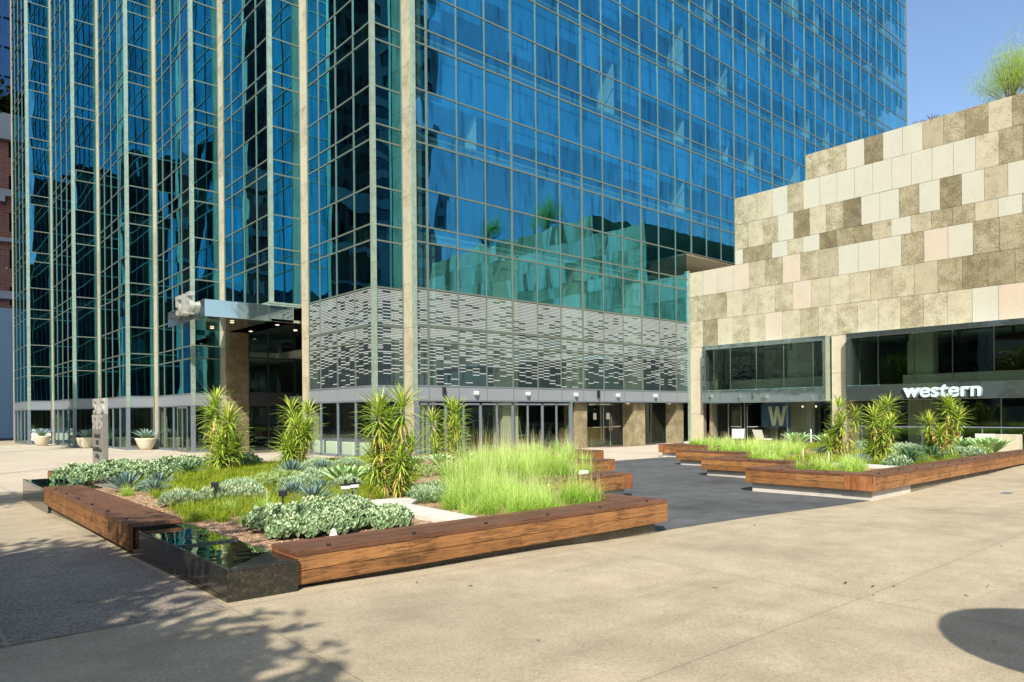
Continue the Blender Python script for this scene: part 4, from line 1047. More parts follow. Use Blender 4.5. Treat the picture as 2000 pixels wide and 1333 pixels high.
yucca(18.9, 7.5, 1.75, 8, 6, 'wide yucca in the middle of the three before the shop', 62, .46, .038)
yucca(21.7, 7.0, 1.84, 7, 8, 'rightmost yucca standing below the western lettering', 60, .46, .038)

def agave_mesh(seed, n, ln, w, shape, e0, e1, droop, tr):
    rr = random.Random(seed); m = MB()
    for q in range(n):
        f = q/n; a = q*2.39996+rr.uniform(-.12, .12); e = e0+(e1-e0)*f**.8+rr.uniform(-.07, .07)
        l_ = ln*(.55+.5*f)*rr.uniform(.85, 1.1)
        m.leaf((.03*math.cos(a)*(1+2*f), .03*math.sin(a)*(1+2*f), .04+.06*(1-f)), a, e, l_, w*rr.uniform(.85, 1.1), droop*rr.uniform(.6, 1.3), 5, min(1, max(0, tr+rr.uniform(-.3, .3))), .5, shape)
    return m
protos = {}
def agave(kind, x, y, s, label, rz=None, z=ZS):
    P = {'blue': ('blue_agave', 'agave_blue', [(52, .36, .05, 'lance', R(82), R(8), -.15, .5)]),
         'dark': ('dark_agave', 'agave_dark', [(46, .46, .055, 'lance', R(84), R(15), .55, .5)]),
         'fox': ('foxtail_agave', 'foxtail', [(44, .42, .105, 'broad', R(86), R(36), .22, .65)]),
         'pot': ('pot_agave', 'agave_blue', [(34, .86, .12, 'lance', R(85), R(28), .25, .85)])}[kind]
    key = (kind, random.randrange(3))
    if key not in protos:
        me = agave_mesh(key[1]*17+len(kind), *P[2][0]).build(P[0], M[P[1]]).data; o = bpy.data.objects[-1] if False else None
        protos[key] = me
        for ob in [q for q in col.objects if q.data is me]: bpy.data.objects.remove(ob)
    o = bpy.data.objects.new(P[0], protos[key]); col.objects.link(o); o.location = (x, y, z); o.scale = (s, s, s); o.rotation_euler = (0, 0, rnd(0, 6.28) if rz is None else rz)
    gl = {'blue': 'blue grey agaves in the planters', 'dark': 'dark green agaves in the planters', 'fox': 'broad pale green agaves in the planters', 'pot': 'agaves in the cream pots'}[kind]
    return tag(o, label, 'agave', gl)
for (x, y, s, l) in ((6.71, 15.07, 1.15, 'blue agave at the foot of the second yucca'), (7.6, 15.4, .95, 'small blue agave right of the one under the second yucca'), (4.95, 11.1, .85, 'blue agave between the grey shrubs in mid bed'),
                     (4.83, 10.1, .95, 'blue agave just behind the nearer black garden light'), (3.13, 13.92, 1.2, 'large blue agave beside the far end of the left bench'), (3.85, 14.6, .9, 'smaller blue agave right of the large one near the left bench'),
                     (3.45, 13.3, .8, 'low blue agave in front of the large one near the left bench'), (5.6, 11.4, .8, 'pale blue agave in the grey shrubs left of the broad agave')):
    agave('blue', x, y, s, l)
for (x, y, s, l) in ((5.05, 16.7, 1.0, 'dark agave left of the leftmost yucca'), (4.5, 17.4, .8, 'dark agave in the far left row of grey succulents'), (4.6, 16.9, .7, 'low dark agave beside the leftmost yucca')):
    agave('dark', x, y, s, l)
for (x, y, s, l) in ((6.41, 12.07, 1.15, 'broad pale agave left of the largest yucca'), (7.0, 12.3, .9, 'smaller broad pale agave tucked beside the largest yucca'), (9.39, 14.31, .95, 'broad agave between the two right yuccas of the left bed'),
                     (10.3, 14.5, 1.0, 'broad agave under the yucca by the folding doors'), (11.31, 14.9, 1.05, 'broad agave right of the yucca by the folding doors')):
    agave('fox', x, y, s, l)
for (x, y, s, l) in ((26.0, 13.3, 1.5, 'upright agave in the middle of the right planter rear edge'), (26.3, 12.3, 1.3, 'agave left of the three right yuccas'), (24.3, 7.9, .8, 'small broad agave right of the western yucca'),
                     (24.2, 7.45, 1.45, 'first broad agave in the row at the right end'), (24.4, 6.95, 1.35, 'second broad agave in the row at the right end'), (23.9, 6.45, 1.6, 'largest broad agave at the far right end of the bed')):
    agave('fox', x, y, s, l)
for (x, y, s, l) in ((18.53, 6.67, 1.25, 'dark agave below the wide middle yucca of the right bed'), (20.6, 6.85, 1.25, 'dark agave below the western yucca'), (22.0, 9.6, .8, 'dark agave between the two left yuccas of the right bed')):
    agave('dark', x, y, s, l)
for (x, y, s, l) in ((19.91, 8.07, .9, 'blue agave under the narrow yucca of the right bed'), (18.0, 7.6, .9, 'blue agave before the wide middle yucca'), (21.4, 10.1, .9, 'blue agave at the left rear of the right bed'), (20.9, 9.9, .8, 'low blue agave at the left rear of the right bed')):
    agave('blue', x, y, s, l)

def mound(name, mat, x, y, rx, ry, h, n, ll, lw, shape, label, cat, group, seed, tr=(.2, .9), pink=0.):
    rr = random.Random(seed); m = MB()
    for q in range(n):
        a = rr.uniform(0, 6.28); r = math.sqrt(rr.random())
        px, py = rx*r*math.cos(a), ry*r*math.sin(a); top = h*math.sqrt(max(0, 1-r*r*.8))
        pz = top*(1-rr.random()**2*.55)*rr.uniform(.82, 1.08)
        out = a+rr.uniform(-1.1, 1.1)
        # a small rosette / upright cluster at a stem tip
        k = 5 if shape == 'paddle' else 9
        for j in range(k):
            aa = j*2.39996+rr.uniform(-.4, .4)
            e = rr.uniform(.75, 1.45) if shape == 'paddle' else rr.uniform(.1, 1.3)
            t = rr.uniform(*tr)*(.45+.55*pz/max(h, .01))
            if pink and rr.random() < pink: t = 1.0
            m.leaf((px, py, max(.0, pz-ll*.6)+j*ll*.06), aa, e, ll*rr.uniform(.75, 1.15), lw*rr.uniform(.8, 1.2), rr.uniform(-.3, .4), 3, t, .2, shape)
    o = m.build(name, mat); o.location = (x, y, ZS-.01); return tag(o, label, cat, group)
# front clump of paddle succulents
fc = [(3.32, 8.0, .30, .30, .30, 150), (3.28, 7.35, .27, .24, .24, 130), (3.62, 7.25, .30, .25, .28, 160), (4.0, 7.45, .33, .27, .31, 190), (4.40, 7.25, .26, .24, .22, 130), (3.75, 7.95, .40, .36, .33, 220), (4.25, 8.05, .36, .36, .32, 210), (4.72, 7.75, .28, .26, .20, 110), (4.55, 8.45, .3, .3, .26, 120)]
flab = ['darker rounded clump at the left of the front succulents', 'low clump at the near left of the front succulents', 'clump touching the front bench left of the white stone', 'clump behind the white stone chip', 'clump before the bent kerb', 'large rear clump of the front succulents', 'rear right clump of the front succulents', 'small right end clump against the kerb', 'farthest clump of the front group']
for i, (x, y, a, b, h, n) in enumerate(fc):
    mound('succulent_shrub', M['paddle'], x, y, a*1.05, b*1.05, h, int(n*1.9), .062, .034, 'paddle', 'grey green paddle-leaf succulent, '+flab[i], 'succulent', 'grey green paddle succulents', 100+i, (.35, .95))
rowl = [(2.95, 17.0), (3.1, 16.2), (3.6, 17.4), (4.0, 18.0), (4.25, 17.3), (4.0, 16.0), (5.0, 18.1), (5.5, 18.6), (6.3, 18.8), (7.0, 18.7)]
for i, (x, y) in enumerate(rowl):
    mound('succulent_shrub', M['paddle'], x, y, .46, .46, .36, 210, .085, .045, 'paddle', 'grey green succulent in the far left row, %s' % ['at its left tip', 'next to the granite trough', 'in front of the silver sign', 'right of the silver sign', 'beside the dark agave', 'nearest the left bench', 'left of the leftmost yucca', 'behind the leftmost yucca', 'right of the leftmost yucca', 'nearest the second yucca'][i], 'succulent', 'grey green paddle succulents', 140+i, (.3, .9))
eu = [(3.19, 11.05, .28, .9), (3.85, 11.35, .32, .9), (4.45, 12.1, .36, 0), (5.1, 12.7, .42, 0), (5.7, 13.2, .45, 0), (5.5, 12.1, .36, .0), (6.3, 13.2, .4, 0), (7.9, 16.3, .4, 0), (8.6, 16.0, .4, 0), (4.2, 11.0, .28, .7), (7.9, 13.6, .35, 0), (6.1, 11.4, .25, 0)]
elab = ['with pink tips nearest the left bench', 'with pink tips beside the farther garden light', 'pale one left of mid bed', 'rounded one in mid bed', 'largest pale one in mid bed', 'behind the blue agave in mid bed', 'beside the broad pale agave', 'behind the small blue agave', 'before the booth seats', 'pink tipped one between the garden lights', 'behind the largest yucca', 'small one before the broad agave']
for i, (x, y, s, pk) in enumerate(eu):
    mound('grey_shrub', M['senecio'] if i not in (3, 4) else M['lime_shrub'], x, y, s, s, .26, int(330*s/.3*.8), .075, .018, 'lance', 'low grey leafy shrub, '+elab[i], 'shrub', 'grey leafy shrubs in the beds', 170+i, (.3, .9), pk*.12)
for i, (x, y, s) in enumerate(((8.6, 12.7, .42), (9.2, 12.6, .38), (8.1, 13.0, .3), (9.9, 13.4, .4))):
    mound('pale_shrub', M['lime_shrub'], x, y, s, s, .26, 190, .06, .022, 'paddle', 'pale green dome shrub behind the largest yucca, '+['widest', 'beside the tall grass', 'smallest', 'farthest right'][i], 'shrub', 'pale green dome shrubs', 190+i, (.3, .9))
for i, (x, y, s) in enumerate(((6.35, 9.35, .3), (6.8, 9.7, .32), (6.1, 8.9, .25))):
    mound('grey_shrub', M['paddle'], x, y, s, s, .22, 130, .08, .02, 'lance', 'grey shrub between the bent kerb and the tall grass, '+['middle', 'under the largest yucca', 'nearest the kerb'][i], 'shrub', 'grey leafy shrubs in the beds', 200+i, (.3, .8))
rsn = [(23.2, 9.4, .5), (24.3, 8.9, .5), (22.8, 8.3, .5), (21.9, 6.75, .38), (22.4, 6.5, .36), (23.1, 6.5, .35), (23.6, 7.4, .4), (17.4, 6.5, .3), (25.5, 10.5, .5), (20.8, 8.1, .35)]
for i, (x, y, s) in enumerate(rsn):
    mound('grey_shrub', M['senecio'] if i != 5 else M['lime_shrub'], x, y, s, s, .30, 150, .09, .024, 'lance', 'blue grey shrub in the right planter, '+['behind the wide yucca', 'behind the western yucca', 'between the two right yuccas', 'left one beside the long bench', 'middle one beside the long bench', 'green one beside the long bench', 'under the broad agave row', 'small one near the pale kerb', 'at the rear edge', 'below the narrow yucca'][i], 'shrub', 'grey leafy shrubs in the beds', 220+i, (.15, .75))

def inpoly(x, y, poly):
    c = False; n = len(poly); j = n-1
    for i in range(n):
        xi, yi = poly[i]; xj, yj = poly[j]
        if (yi > y) != (yj > y) and x < (xj-xi)*(y-yi)/(yj-yi)+xi: c = not c
        j = i
    return c
def grass(name, mat, poly, dens, hmin, hmax, w, droop, seed, tr=(.1, .9), blades=22, spread=.09, dist_w=True, plume=0, avoid=(), hf=None, e0=52):
    rr = random.Random(seed); m = MB(); xs = [p[0] for p in poly]; ys = [p[1] for p in poly]
    x0, x1, y0, y1 = min(xs), max(xs), min(ys), max(ys); n = int((x1-x0)*(y1-y0)*dens)
    for q in range(n):
        x = rr.uniform(x0, x1); y = rr.uniform(y0, y1)
        if not inpoly(x, y, poly): continue
        D = x*.658+y*.753; keep = min(1., 9./D)
        if rr.random() > keep: continue
        if any((x-a)**2+(y-b)**2 < r*r for a, b, r in avoid): continue
        hh = rr.uniform(hmin, hmax)*(hf(x, y) if hf else 1); ww = w*(max(1., D/9.)**.8); lean = rr.uniform(-.3, .3), rr.uniform(-.3, .3); base = rr.uniform(-.26, .12)
        for b in range(blades):
            a = rr.uniform(0, 6.28); e = R(rr.uniform(e0, 89)); l_ = hh*rr.uniform(.5, 1.15)
            t = min(.95, max(0, rr.uniform(*tr)+base))
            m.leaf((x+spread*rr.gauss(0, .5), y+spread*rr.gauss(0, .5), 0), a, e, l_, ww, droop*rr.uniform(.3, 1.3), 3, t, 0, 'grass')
            if plume and rr.random() < plume: m.leaf((x+spread*rr.gauss(0, .5), y+spread*rr.gauss(0, .5), 0), a, R(rr.uniform(74, 88)), hh*rr.uniform(1.05, 1.45), ww*.7, .15, 3, rr.choice([.9, .98, 1.]), 0, 'grass')
    o = m.build(name, mat); o.location = (0, 0, ZS); o['kind'] = 'stuff'; return o
TG = [(5.5, 7.35), (5.75, 6.85), (7.75, 6.85), (7.75, 9.75), (10.9, 9.95), (10.9, 12.95), (14.0, 12.95), (14.0, 16.1), (16.9, 16.1), (16.9, 17.2), (13.9, 16.9), (11.4, 14.3), (8.9, 12.0), (6.95, 9.7), (6.1, 8.6)]
grass('tall_grass', M['tall_grass'], TG, 11, .44, .74, .0050, 1.6, 21, (.3, .95), 175, .13, True, .06, (), lambda x, y: (.78+.42*math.exp(-((x-9)**2+(y-11)**2)/7))*(1+.22*math.sin(x*3.1+y*1.7)*math.sin(y*2.6-x)), 30)
SG = [(2.75, 9.3), (3.3, 9.3), (4.9, 9.0), (5.0, 9.4), (6.2, 10.3), (7.2, 11.2), (8.4, 12.6), (9, 14.0), (10.5, 16.0), (12, 18.9), (5.0, 18.9), (3.6, 15.6), (3.3, 12.6), (3.2, 11.6), (3.0, 10.6)]
grass('sedge_grass', M['sedge'], SG, 78, .10, .23, .0055, 1.7, 22, (.1, .95), 60, .11, True, 0, ((6.11, 9.96, .25),), None, 25)
for i, (x, y, h) in enumerate(((3.45, 9.75, .2), (3.12, 9.1, .16), (3.9, 9.6, .24), (4.25, 9.2, .22), (3.3, 8.75, .13), (5.75, 9.75, .18), (3.0, 13.2, .2))):
    rr = random.Random(60+i); m = MB()
    for b in range(240): 
        m.leaf((rr.gauss(0, .05), rr.gauss(0, .05), 0), rr.uniform(0, 6.28), R(rr.uniform(25, 88)), h*rr.uniform(.8, 1.5), .0055, rr.uniform(.4, 1.6), 3, rr.uniform(.2, .9), 0, 'grass')
    o = m.build('grass_tuft', M['sedge'] if i % 2 else M['tall_grass']); o.location = (x, y, ZS)
    tag(o, 'bright green grass tuft '+['at the gravel edge near the left bench', 'low, just right of the granite trough', 'behind the gravel strip', 'left of the nearer garden light', 'small and dark beside the front succulents', 'behind the irrigation valves', 'beside the large blue agave'][i], 'grass tuft', 'grass tufts by the gravel')
TG2 = [(14.8, 6.4), (16.8, 6.5), (17.0, 7.6), (17.3, 9.6), (21.2, 10.6), (22.5, 11.2), (25.2, 15.0), (25.5, 16.2), (23.0, 16.6), (22.9, 13.5), (19.8, 13.1), (19.8, 10.6), (17.1, 10.4), (17.1, 7.9), (14.8, 7.7)]
grass('tall_grass', M['tall_grass'], TG2, 15, .26, .52, .0055, 1.6, 23, (.3, .95), 110, .12, True, .04, (), None, 36)
SG2 = [(17.2, 6.4), (24.8, 6.4), (24.8, 9.4), (27.5, 9.9), (27.5, 16.5), (25.6, 16.5), (25.3, 14.8), (22.5, 11.0), (21.2, 10.3), (17.4, 9.4)]
grass('sedge_grass', M['sedge'], SG2, 32, .12, .26, .006, 1.7, 24, (.15, .95), 60, .11, True, 0, (), None, 25)
fl_ = MB(); rr = random.Random(77)
for q in range(26):
    x = rr.uniform(7.2, 8.0) if q < 14 else rr.uniform(8.5, 11); y = rr.uniform(6.9, 9) if q < 14 else rr.uniform(9.9, 11); z = rr.uniform(.42, .62)
    fl_.lathe([(.001, -.008), (.012, 0), (.001, .008)], x, y, z, 6)
tag(fl_.build('lilac_flowers', M['flower']), kind='stuff')
# gravel chips over the visible mulch
gr = MB(); rr = random.Random(31)
for q in range(5200):
    x = rr.uniform(2.7, 5.0); y = rr.uniform(6.7, 13.5)
    if not (x < 3.6 or y < 9.2): continue
    s = rr.uniform(.008, .022); a = rr.uniform(0, 3.14); ca, sa = math.cos(a)*s, math.sin(a)*s; z = .387+rr.uniform(0, .006)
    gr.face([(x-ca, y-sa, z), (x+sa*.4, y-ca*.4, z+rr.uniform(0, .008)), (x+ca, y+sa, z+rr.uniform(0, .01)), (x-sa*.4, y+ca*.4, z)], rr.random())
gr.build('wood_chips', m_leaf('wood_chip', [(0., (.12, .06, .035)), (.5, (.36, .20, .11)), (1., (.66, .50, .34))], 0, .9)).__setitem__('kind', 'stuff')
st = MB(); st.lathe([(.05, 0), (.045, .05), (.02, .11), (.001, .12)], 3.55, 6.95, ZS, 7); o = st.build('upright_stone', M['curb']); tag(o, 'small pale upright stone behind the front bench', 'stone')

fl2 = MB(); rr = random.Random(12)
for q in range(150):
    x = rr.uniform(0.2, 20); y = rr.uniform(-1, 9) if q < 90 else rr.uniform(6, 14)
    if 2.0 < x < 8.4 and y > 5.9 or x > 13.9 and y > 5.4: continue
    s_ = rr.uniform(.012, .035); a = rr.uniform(0, 6.28); z = gz(x, y)+.012
    ca, sa = math.cos(a)*s_, math.sin(a)*s_
    fl2.face([(x-ca, y-sa, z), (x+sa*.5, y-ca*.5, z+.004), (x+ca, y+sa, z+.008), (x-sa*.5, y+ca*.5, z)], rr.random())
tag(fl2.build('fallen_leaves', m_leaf('dry_fallen_leaf', [(0., (.07, .04, .02)), (.6, (.25, .12, .05)), (1., (.50, .32, .12))], .1, .8)), kind='stuff')
# garden lights, valves
def garden_light(x, y, h, label):
    t = thing('garden_light', label, 'garden light', 'black garden lights', (x, y, ZS))
    s = MB(); s.tube([(0, 0, 0), (0, 0, h)], .012, 8); local(s.build('stake', M['black'], t))
    s = MB(); s.box(-.05, .05, -.03, .03, h, h+.085); local(bevel(s.build('lamp_head', M['black'], t), .006)).rotation_euler = (0, 0, -.7); return t
garden_light(3.72, 11.1, .24, 'black box garden light on a stake by the pink tipped shrubs')
garden_light(3.86, 8.95, .27, 'nearer black box garden light behind the front succulents')
for i, (x, y) in enumerate(((5.05, 9.5), (5.25, 9.6))):
    t = thing('irrigation_valve', 'upright white and black irrigation valve, '+('left' if i == 0 else 'right')+' one of the pair behind the kerb', 'irrigation valve', 'irrigation valves', (x, y, ZS))
    s = MB(); s.tube([(-.03, 0, 0), (-.03, 0, .24)], .014, 8); s.tube([(.03, 0, 0), (.03, 0, .24)], .014, 8); s.box(-.04, .04, -.012, .012, .1, .12); local(s.build('pipe', M['dark_frame'], t))
    s = MB(); s.box(-.06, .06, -.03, .03, .23, .285); local(bevel(s.build('valve_body', M['white'], t), .008))
    s = MB(); s.box(-.065, .065, -.035, .035, .285, .305); s.tube([(0, 0, .30), (0, 0, .37)], .02, 10); local(s.build('valve_cap', M['black'], t))
for i, (x, y, l) in enumerate(((10.64, 9.98, 'white box lamp on the second stepped bench of the left planter'), (23.6, 16.6, 'white box lamp at the far corner of the right planter'))):
    t = thing('box_lamp', l, 'lamp', 'white box lamps', (x, y, .40))
    s = MB(); s.prism([(-.09, -.07), (.09, -.07), (.09, .07), (-.09, .07)], 0, .13); local(bevel(s.build('housing', M['white'], t), .02, 3))
    s = MB(); s.box(-.07, .07, -.078, -.071, .02, .07); local(s.build('lens', M['dark_frame'], t))
for i, (x, y, h) in enumerate(((17.2, 8.0, .30), (18.3, 9.2, .28), (26.5, 13.0, .6))):
    s = MB(); s.tube([(0, 0, 0), (0, 0, h)], .010 if i < 2 else .022, 8); s.lathe([(.001, h), (.013, h), (.013, h+.02), (.001, h+.03)], 0, 0, 0, 8); o = s.build('marker_stake', M['white']); o.location = (x, y, .38)
    tag(o, ['thin white stake in the front grass of the right planter', 'thin white stake farther back in the right planter grass', 'leaning white post beside the upright agave'][i], 'stake')

# pots with agaves
pp = [(7.76, 56.3, 'cream bowl pot with agave farthest left, before the lease board'), (9.17, 50.0, 'cream bowl pot with agave partly behind the silver sign'), (10.90, 43.55, 'cream bowl pot with agave nearest the double door')]
for x, y, l in pp:
    z = gz(x, y)
    t = thing('planter_pot', l, 'plant pot', 'cream bowl pots along the tower', (x-.1, y-.3, z))
    s = MB(); s.lathe([(.001, 0), (.26, 0), (.36, .15), (.46, .35), (.54, .58), (.57, .66), (.52, .66), (.48, .60), (.001, .60)], 0, 0, 0, 32); local(s.build('bowl', M['pot'], t, True))
    rr = random.Random(int(x*10)); m = MB()
    for q in range(240):
        a = rr.uniform(0, 6.28); r = rr.uniform(.1, .5); m.leaf((r*math.cos(a), r*math.sin(a), .60), rr.uniform(0, 6.28), rr.uniform(.4, 1.4), .12, .03, .8, 3, rr.uniform(.5, 1), .1, 'paddle')
    local(m.build('ground_cover', M['sedge'], t))
    agave('pot', x-.1, y-.3, 1.0, 'silver blue agave growing in the '+l.replace('cream bowl pot with agave ', 'pot '), None, z+.6)

# trees
def tree(x, y, z, h, cr, ch, n, leafsize, mat, label, seed, group=None, trunk=.16, fine=False, cshift=(0, 0)):
    rr = random.Random(seed); t = thing('tree', label, 'tree', group, (x, y, z)); tk = MB(); lf = MB(); tips = []
    top = Vector((cshift[0]*.5, cshift[1]*.5, h-ch*.9)); tk.tube([(0, 0, 0), (rr.uniform(-.1, .1), .05, top.z*.5), tuple(top)], [trunk, trunk*.8, trunk*.6], 9)
    for k in range((16 if n < 30000 else 60) if not fine else 26):
        a = rr.uniform(0, 6.28); e = rr.uniform(.2, 1.35); l_ = rr.uniform(.6, 1.0)
        end = Vector((cshift[0]+cr*l_*math.cos(a)*math.cos(e), cshift[1]+cr*l_*math.sin(a)*math.cos(e), h-ch*.75+ch*.75*l_*math.sin(e)))
        mid = top.lerp(end, .5)+Vector((0, 0, .15*ch*.3)); tk.tube([tuple(top), tuple(mid), tuple(end)], [trunk*.4, trunk*.22, trunk*.08], 6); tips.append(end)
        for _ in range(3):
            q = mid.lerp(end, rr.random())+Vector((rr.gauss(0, cr*.22), rr.gauss(0, cr*.22), rr.gauss(0, ch*.1))); tk.tube([tuple(mid), tuple(q)], [trunk*.14, trunk*.05], 5); tips.append(q)
    for q in range(n):
        c_ = rr.choice(tips); sg = cr*(.20 if n < 30000 else .15)
        p = c_+Vector((rr.gauss(0, sg), rr.gauss(0, sg), rr.gauss(0, sg*.8)))
        if fine: lf.leaf(tuple(p), rr.uniform(0, 6.28), rr.uniform(-.3, 1.3), leafsize*rr.uniform(.6, 1.4), leafsize*.05, rr.uniform(-.3, .8), 2, rr.random(), 0, 'grass')
        else: lf.leaf(tuple(p), rr.uniform(0, 6.28), rr.uniform(-1.2, 1.2), leafsize*rr.uniform(.7, 1.3), leafsize*.5, .3, 2, rr.random(), .2, 'broad')
    local(tk.build('trunk', M['bark'], t)); local(lf.build('crown', mat, t)); return t
tree(37.2, 9.15, 14.1, 3.5, 1.45, 3.0, 12000, .20, M['feather'], 'feathery yellow green tree on the stone building roof', 41, None, .07, True)
tree(37.5, 2.2, 14.1, 3.6, 1.3, 2.6, 4000, .30, M['feather'], 'second feathery tree on the stone building roof, out past the frame', 42, None, .07, True)
for i, (y, s) in enumerate(((12.6, .7), (11.9, .9), (11.3, 1.1), (10.7, .6), (6.5, 1.0), (5.0, .9), (1.0, .9))):
    m = agave_mesh(80+i, 26, .55, .045, 'lance', R(80), R(10), .9, .5); o = m.build('roof_plant', M['red_leaf']); o.location = (34.35, y, 14.16); o.scale = (s, s, s)
    tag(o, 'spiky reddish plant peeking over the stone wall top, '+['leftmost', 'second from left', 'tallest', 'right of the tallest', 'beyond the right edge', 'farther right', 'farthest right'][i], 'plant', 'reddish plants on the roof edge')
tree(-4.6, .2, 0.1, 6.2, 1.9, 2.2, 12000, .22, M['tree_leaf'], 'smaller street tree beside the viewpoint shading the lower left corner', 47, 'street trees', .14)
tree(-5.2, 3.05, 0.1, 6.4, 2.7, 2.7, 26000, .24, M['tree_leaf'], 'leafy street tree left of the viewpoint casting dappled shade', 43, 'street trees', .18)
tree(-4.6, 14.2, 0.0, 7.0, 1.7, 3.2, 9000, .22, M['tree_leaf'], 'leafy street tree farther left shading the far trough', 44, 'street trees', .15)
tree(2.55, 45.0, -.1, 10.8, 1.9, 4.2, 5000, .26, M['tree_leaf'], 'dark street tree at the far left edge before the pale wall', 45, 'street trees', .18)
tree(-14, 40.0, -.1, 11, 3.4, 6, 5000, .35, M['tree_leaf'], 'wide street tree across the road, out of frame', 46, 'street trees', .25)
for i, (x, y) in enumerate(((-9.5, -2), (-9.5, 7), (-10, 18), (-10, 28))):
    tree(x, y, 0, 7.5, 2.6, 4.6, 5000, .3, M['tree_leaf2'], 'street tree across from the plaza, seen only mirrored, %s' % ['nearest the viewpoint', 'second along the kerb', 'third along the kerb', 'farthest along the kerb'][i], 50+i, 'street trees', .18)
pt = thing('street_post', 'rust brown post at the far left edge', 'post', loc=(2.42, 26.6, gz(2.4, 26.6)))
s = MB(); s.tube([(0, 0, 0), (0, 0, 2.3)], .05, 12); local(s.build('post', M['rust'], pt)); s = MB(); s.lathe([(.001, 0), (.13, 0), (.13, .04), (.06, .08), (.001, .08)], 0, 0, 0, 16); local(s.build('base_plate', M['rust'], pt))
s = MB(); s.lathe([(.06, 2.3), (.07, 2.34), (.001, 2.4)], 0, 0, 0, 12); local(s.build('cap', M['rust'], pt))
# unseen scalloped disc on a pole, added to cast the rounded lower right shadow
pa = thing('shadow_caster', 'unseen scalloped disc on a pole, added behind the viewpoint to cast a shadow', 'shadow_caster', loc=(3.78, -1.55, gz(3.78, -1.55)))
s = MB(); n = 8; s2 = []
for k in range(n*6):
    a = 2*math.pi*k/(n*6); sc2 = 1.2*(1+.06*math.cos(3*a+1.0)+.03*math.cos(5*a)); s2.append((sc2*math.cos(a), sc2*math.sin(a), 2.9))
for k in range(len(s2)):
    a, b = s2[k], s2[(k+1) % len(s2)]; s.face([a, b, (0, 0, 3.4)]); s.face([b, a, (a[0], a[1], 2.88), (b[0], b[1], 2.88)][:3])
local(s.build('canopy', M['white'], pa)); s = MB(); s.tube([(0, 0, 0), (0, 0, 3.45)], .025, 10); local(s.build('pole', M['dark_frame'], pa)); s = MB(); s.lathe([(.001, 0), (.35, 0), (.35, .06), (.001, .09)], 0, 0, 0, 20); local(s.build('base', M['dark_frame'], pa))

# ------------------------------------------------------------------ the city around (seen at the edge and mirrored in the glass)
def block(name, label, cat, x0, x1, y0, y1, h, wallm, glassm, bay, fl, wz=.62, wx=.7, sides=('-Y', '+X', '-X', '+Y'), zoff=-.25, group=None):
    t = thing(name, label, cat, group)
    b = MB(); b.box(x0, x1, y0, y1, zoff, h); b.build('wall', glassm, t)
    f = MB(); d = .35; nz = int(h/fl)
    for k in range(nz+1): 
        z = k*fl; zt = min(h, z+fl*(1-wz))
        f.box(x0-d, x1+d, y0-d, y0, z, zt); f.box(x0-d, x1+d, y1, y1+d, z, zt); f.box(x0-d, x0, y0, y1, z, zt); f.box(x1, x1+d, y0, y1, z, zt)
    nx = max(1, int((x1-x0)/bay)); w = bay*(1-wx)/2
    for k in range(nx+1):
        x = x0+(x1-x0)*k/nx
        for yy in ((y0-d-.02, y0), (y1, y1+d+.02)): f.box(x-w, x+w, yy[0], yy[1], zoff, h+.3)
    ny = max(1, int((y1-y0)/bay))
    for k in range(ny+1):
        y = y0+(y1-y0)*k/ny
        for xx in ((x0-d-.02, x0), (x1, x1+d+.02)): f.box(xx[0], xx[1], y-w, y+w, zoff, h+.3)
    f.build('facade_frame', wallm, t)
    r = MB(); r.box(x0-.5, x1+.5, y0-.5, y1+.5, h+.3, h+.9); r.build('roof', wallm, t); return t
bb = block('brick_building', 'old red brick building with pale cornices at the far left edge', 'building', -38, 13, 92, 112, 31.5, M['brick'], M['dark_glass'], 4.2, 3.9, .52, .5)
cz = MB(); cz.box(-38.9, 13.9, 91.0, 92, 30.9, 33.6); cz.box(-38.7, 13.7, 91.2, 91.6, 25.0, 25.7); cz.box(-38.7, 13.7, 91.2, 91.6, 14.2, 15.0); cz.box(-38.5, 13.5, 91.2, 91.6, 20.2, 20.6); cz.build('cornice', M['limestone'], bb)
cz = MB()
for k in range(40): cz.box(-38+1.3*k, -37.4+1.3*k, 90.9, 91.2, 24.3, 25.0)
cz.build('cornice_bracket', M['limestone'], bb)
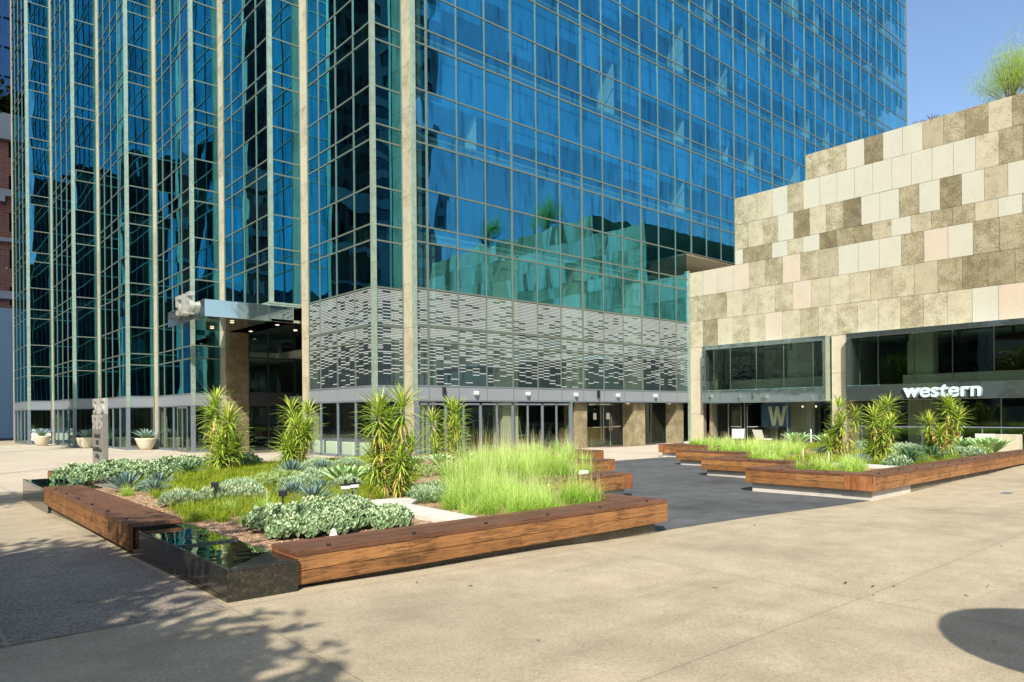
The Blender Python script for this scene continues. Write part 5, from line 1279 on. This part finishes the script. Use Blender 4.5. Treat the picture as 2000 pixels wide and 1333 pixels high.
bwl = MB(); bwl.box(-4, 15, 84, 91, -.3, 12.3); o = bwl.build('pale_wall', M['blue_wall']); tag(o, 'plain pale blue wall below the brick building at the left edge', 'wall')
block('blue_office_block', 'blue glass office block rising above the brick building', 'building', -6, 24, 118, 150, 95, M['office_blue'], M['office_blue'], 2.8, 4.0, .7, .9)
hedge = MB(); rr = random.Random(9)
for q in range(3000): hedge.leaf((rr.uniform(2, 13), rr.uniform(91.2, 93), 33.8+abs(rr.gauss(0, 1.1))), rr.uniform(0, 6.28), rr.uniform(-1, 1), .8, .4, .3, 2, rr.random(), .2, 'broad')
tag(hedge.build('roof_hedge', M['tree_leaf']), 'dark hedge on the brick building roof behind its cornice', 'hedge')
block('dark_tower', 'tall dark office tower across the street, seen only mirrored in the glass bays', 'building', -34, -15.5, 92, 112, 92, M['tower_dark'], M['dark_glass'], 3.4, 3.9, .6, .6)
block('shade_tower', 'dark tower left of the plaza, seen only mirrored, added to shade the brick building', 'building', -90, -42, 28, 78, 112, M['tower_dark'], M['dark_glass'], 4, 3.9, .6, .65)  # out of view, added and sized to throw shade on the brick building
block('white_frame_tower', 'white framed tower behind the viewpoint, mirrored in the corner bay', 'building', 60, 84, -98, -74, 88, M['tower_white'], M['dark_glass'], 7.5, 3.9, .60, .75)
block('south_tower', 'dark tower behind the viewpoint, mirrored in the short bay faces', 'building', -26, -6, -112, -84, 58, M['tower_dark'], M['dark_glass'], 4, 3.9, .6, .6)
block('south_block', 'stepped dark block behind the viewpoint, seen only mirrored', 'building', 2, 30, -118, -90, 38, M['tower_dark'], M['dark_glass'], 4, 3.9, .55, .6)
block('south_slab', 'low stone block behind the viewpoint to the left, seen only mirrored', 'building', -80, -34, -120, -92, 30, M['limestone'], M['dark_glass'], 4, 3.9, .5, .6)
block('west_block', 'pale low block across the street, seen only mirrored in the shopfronts', 'building', -62, -30, -34, 26, 17, M['limestone'], M['dark_glass'], 4, 3.9, .5, .6)
block('mid_block', 'mid height pale block across the street, seen only mirrored', 'building', -70, -39, 92, 120, 24, M['limestone'], M['dark_glass'], 3.6, 3.9, .5, .6)
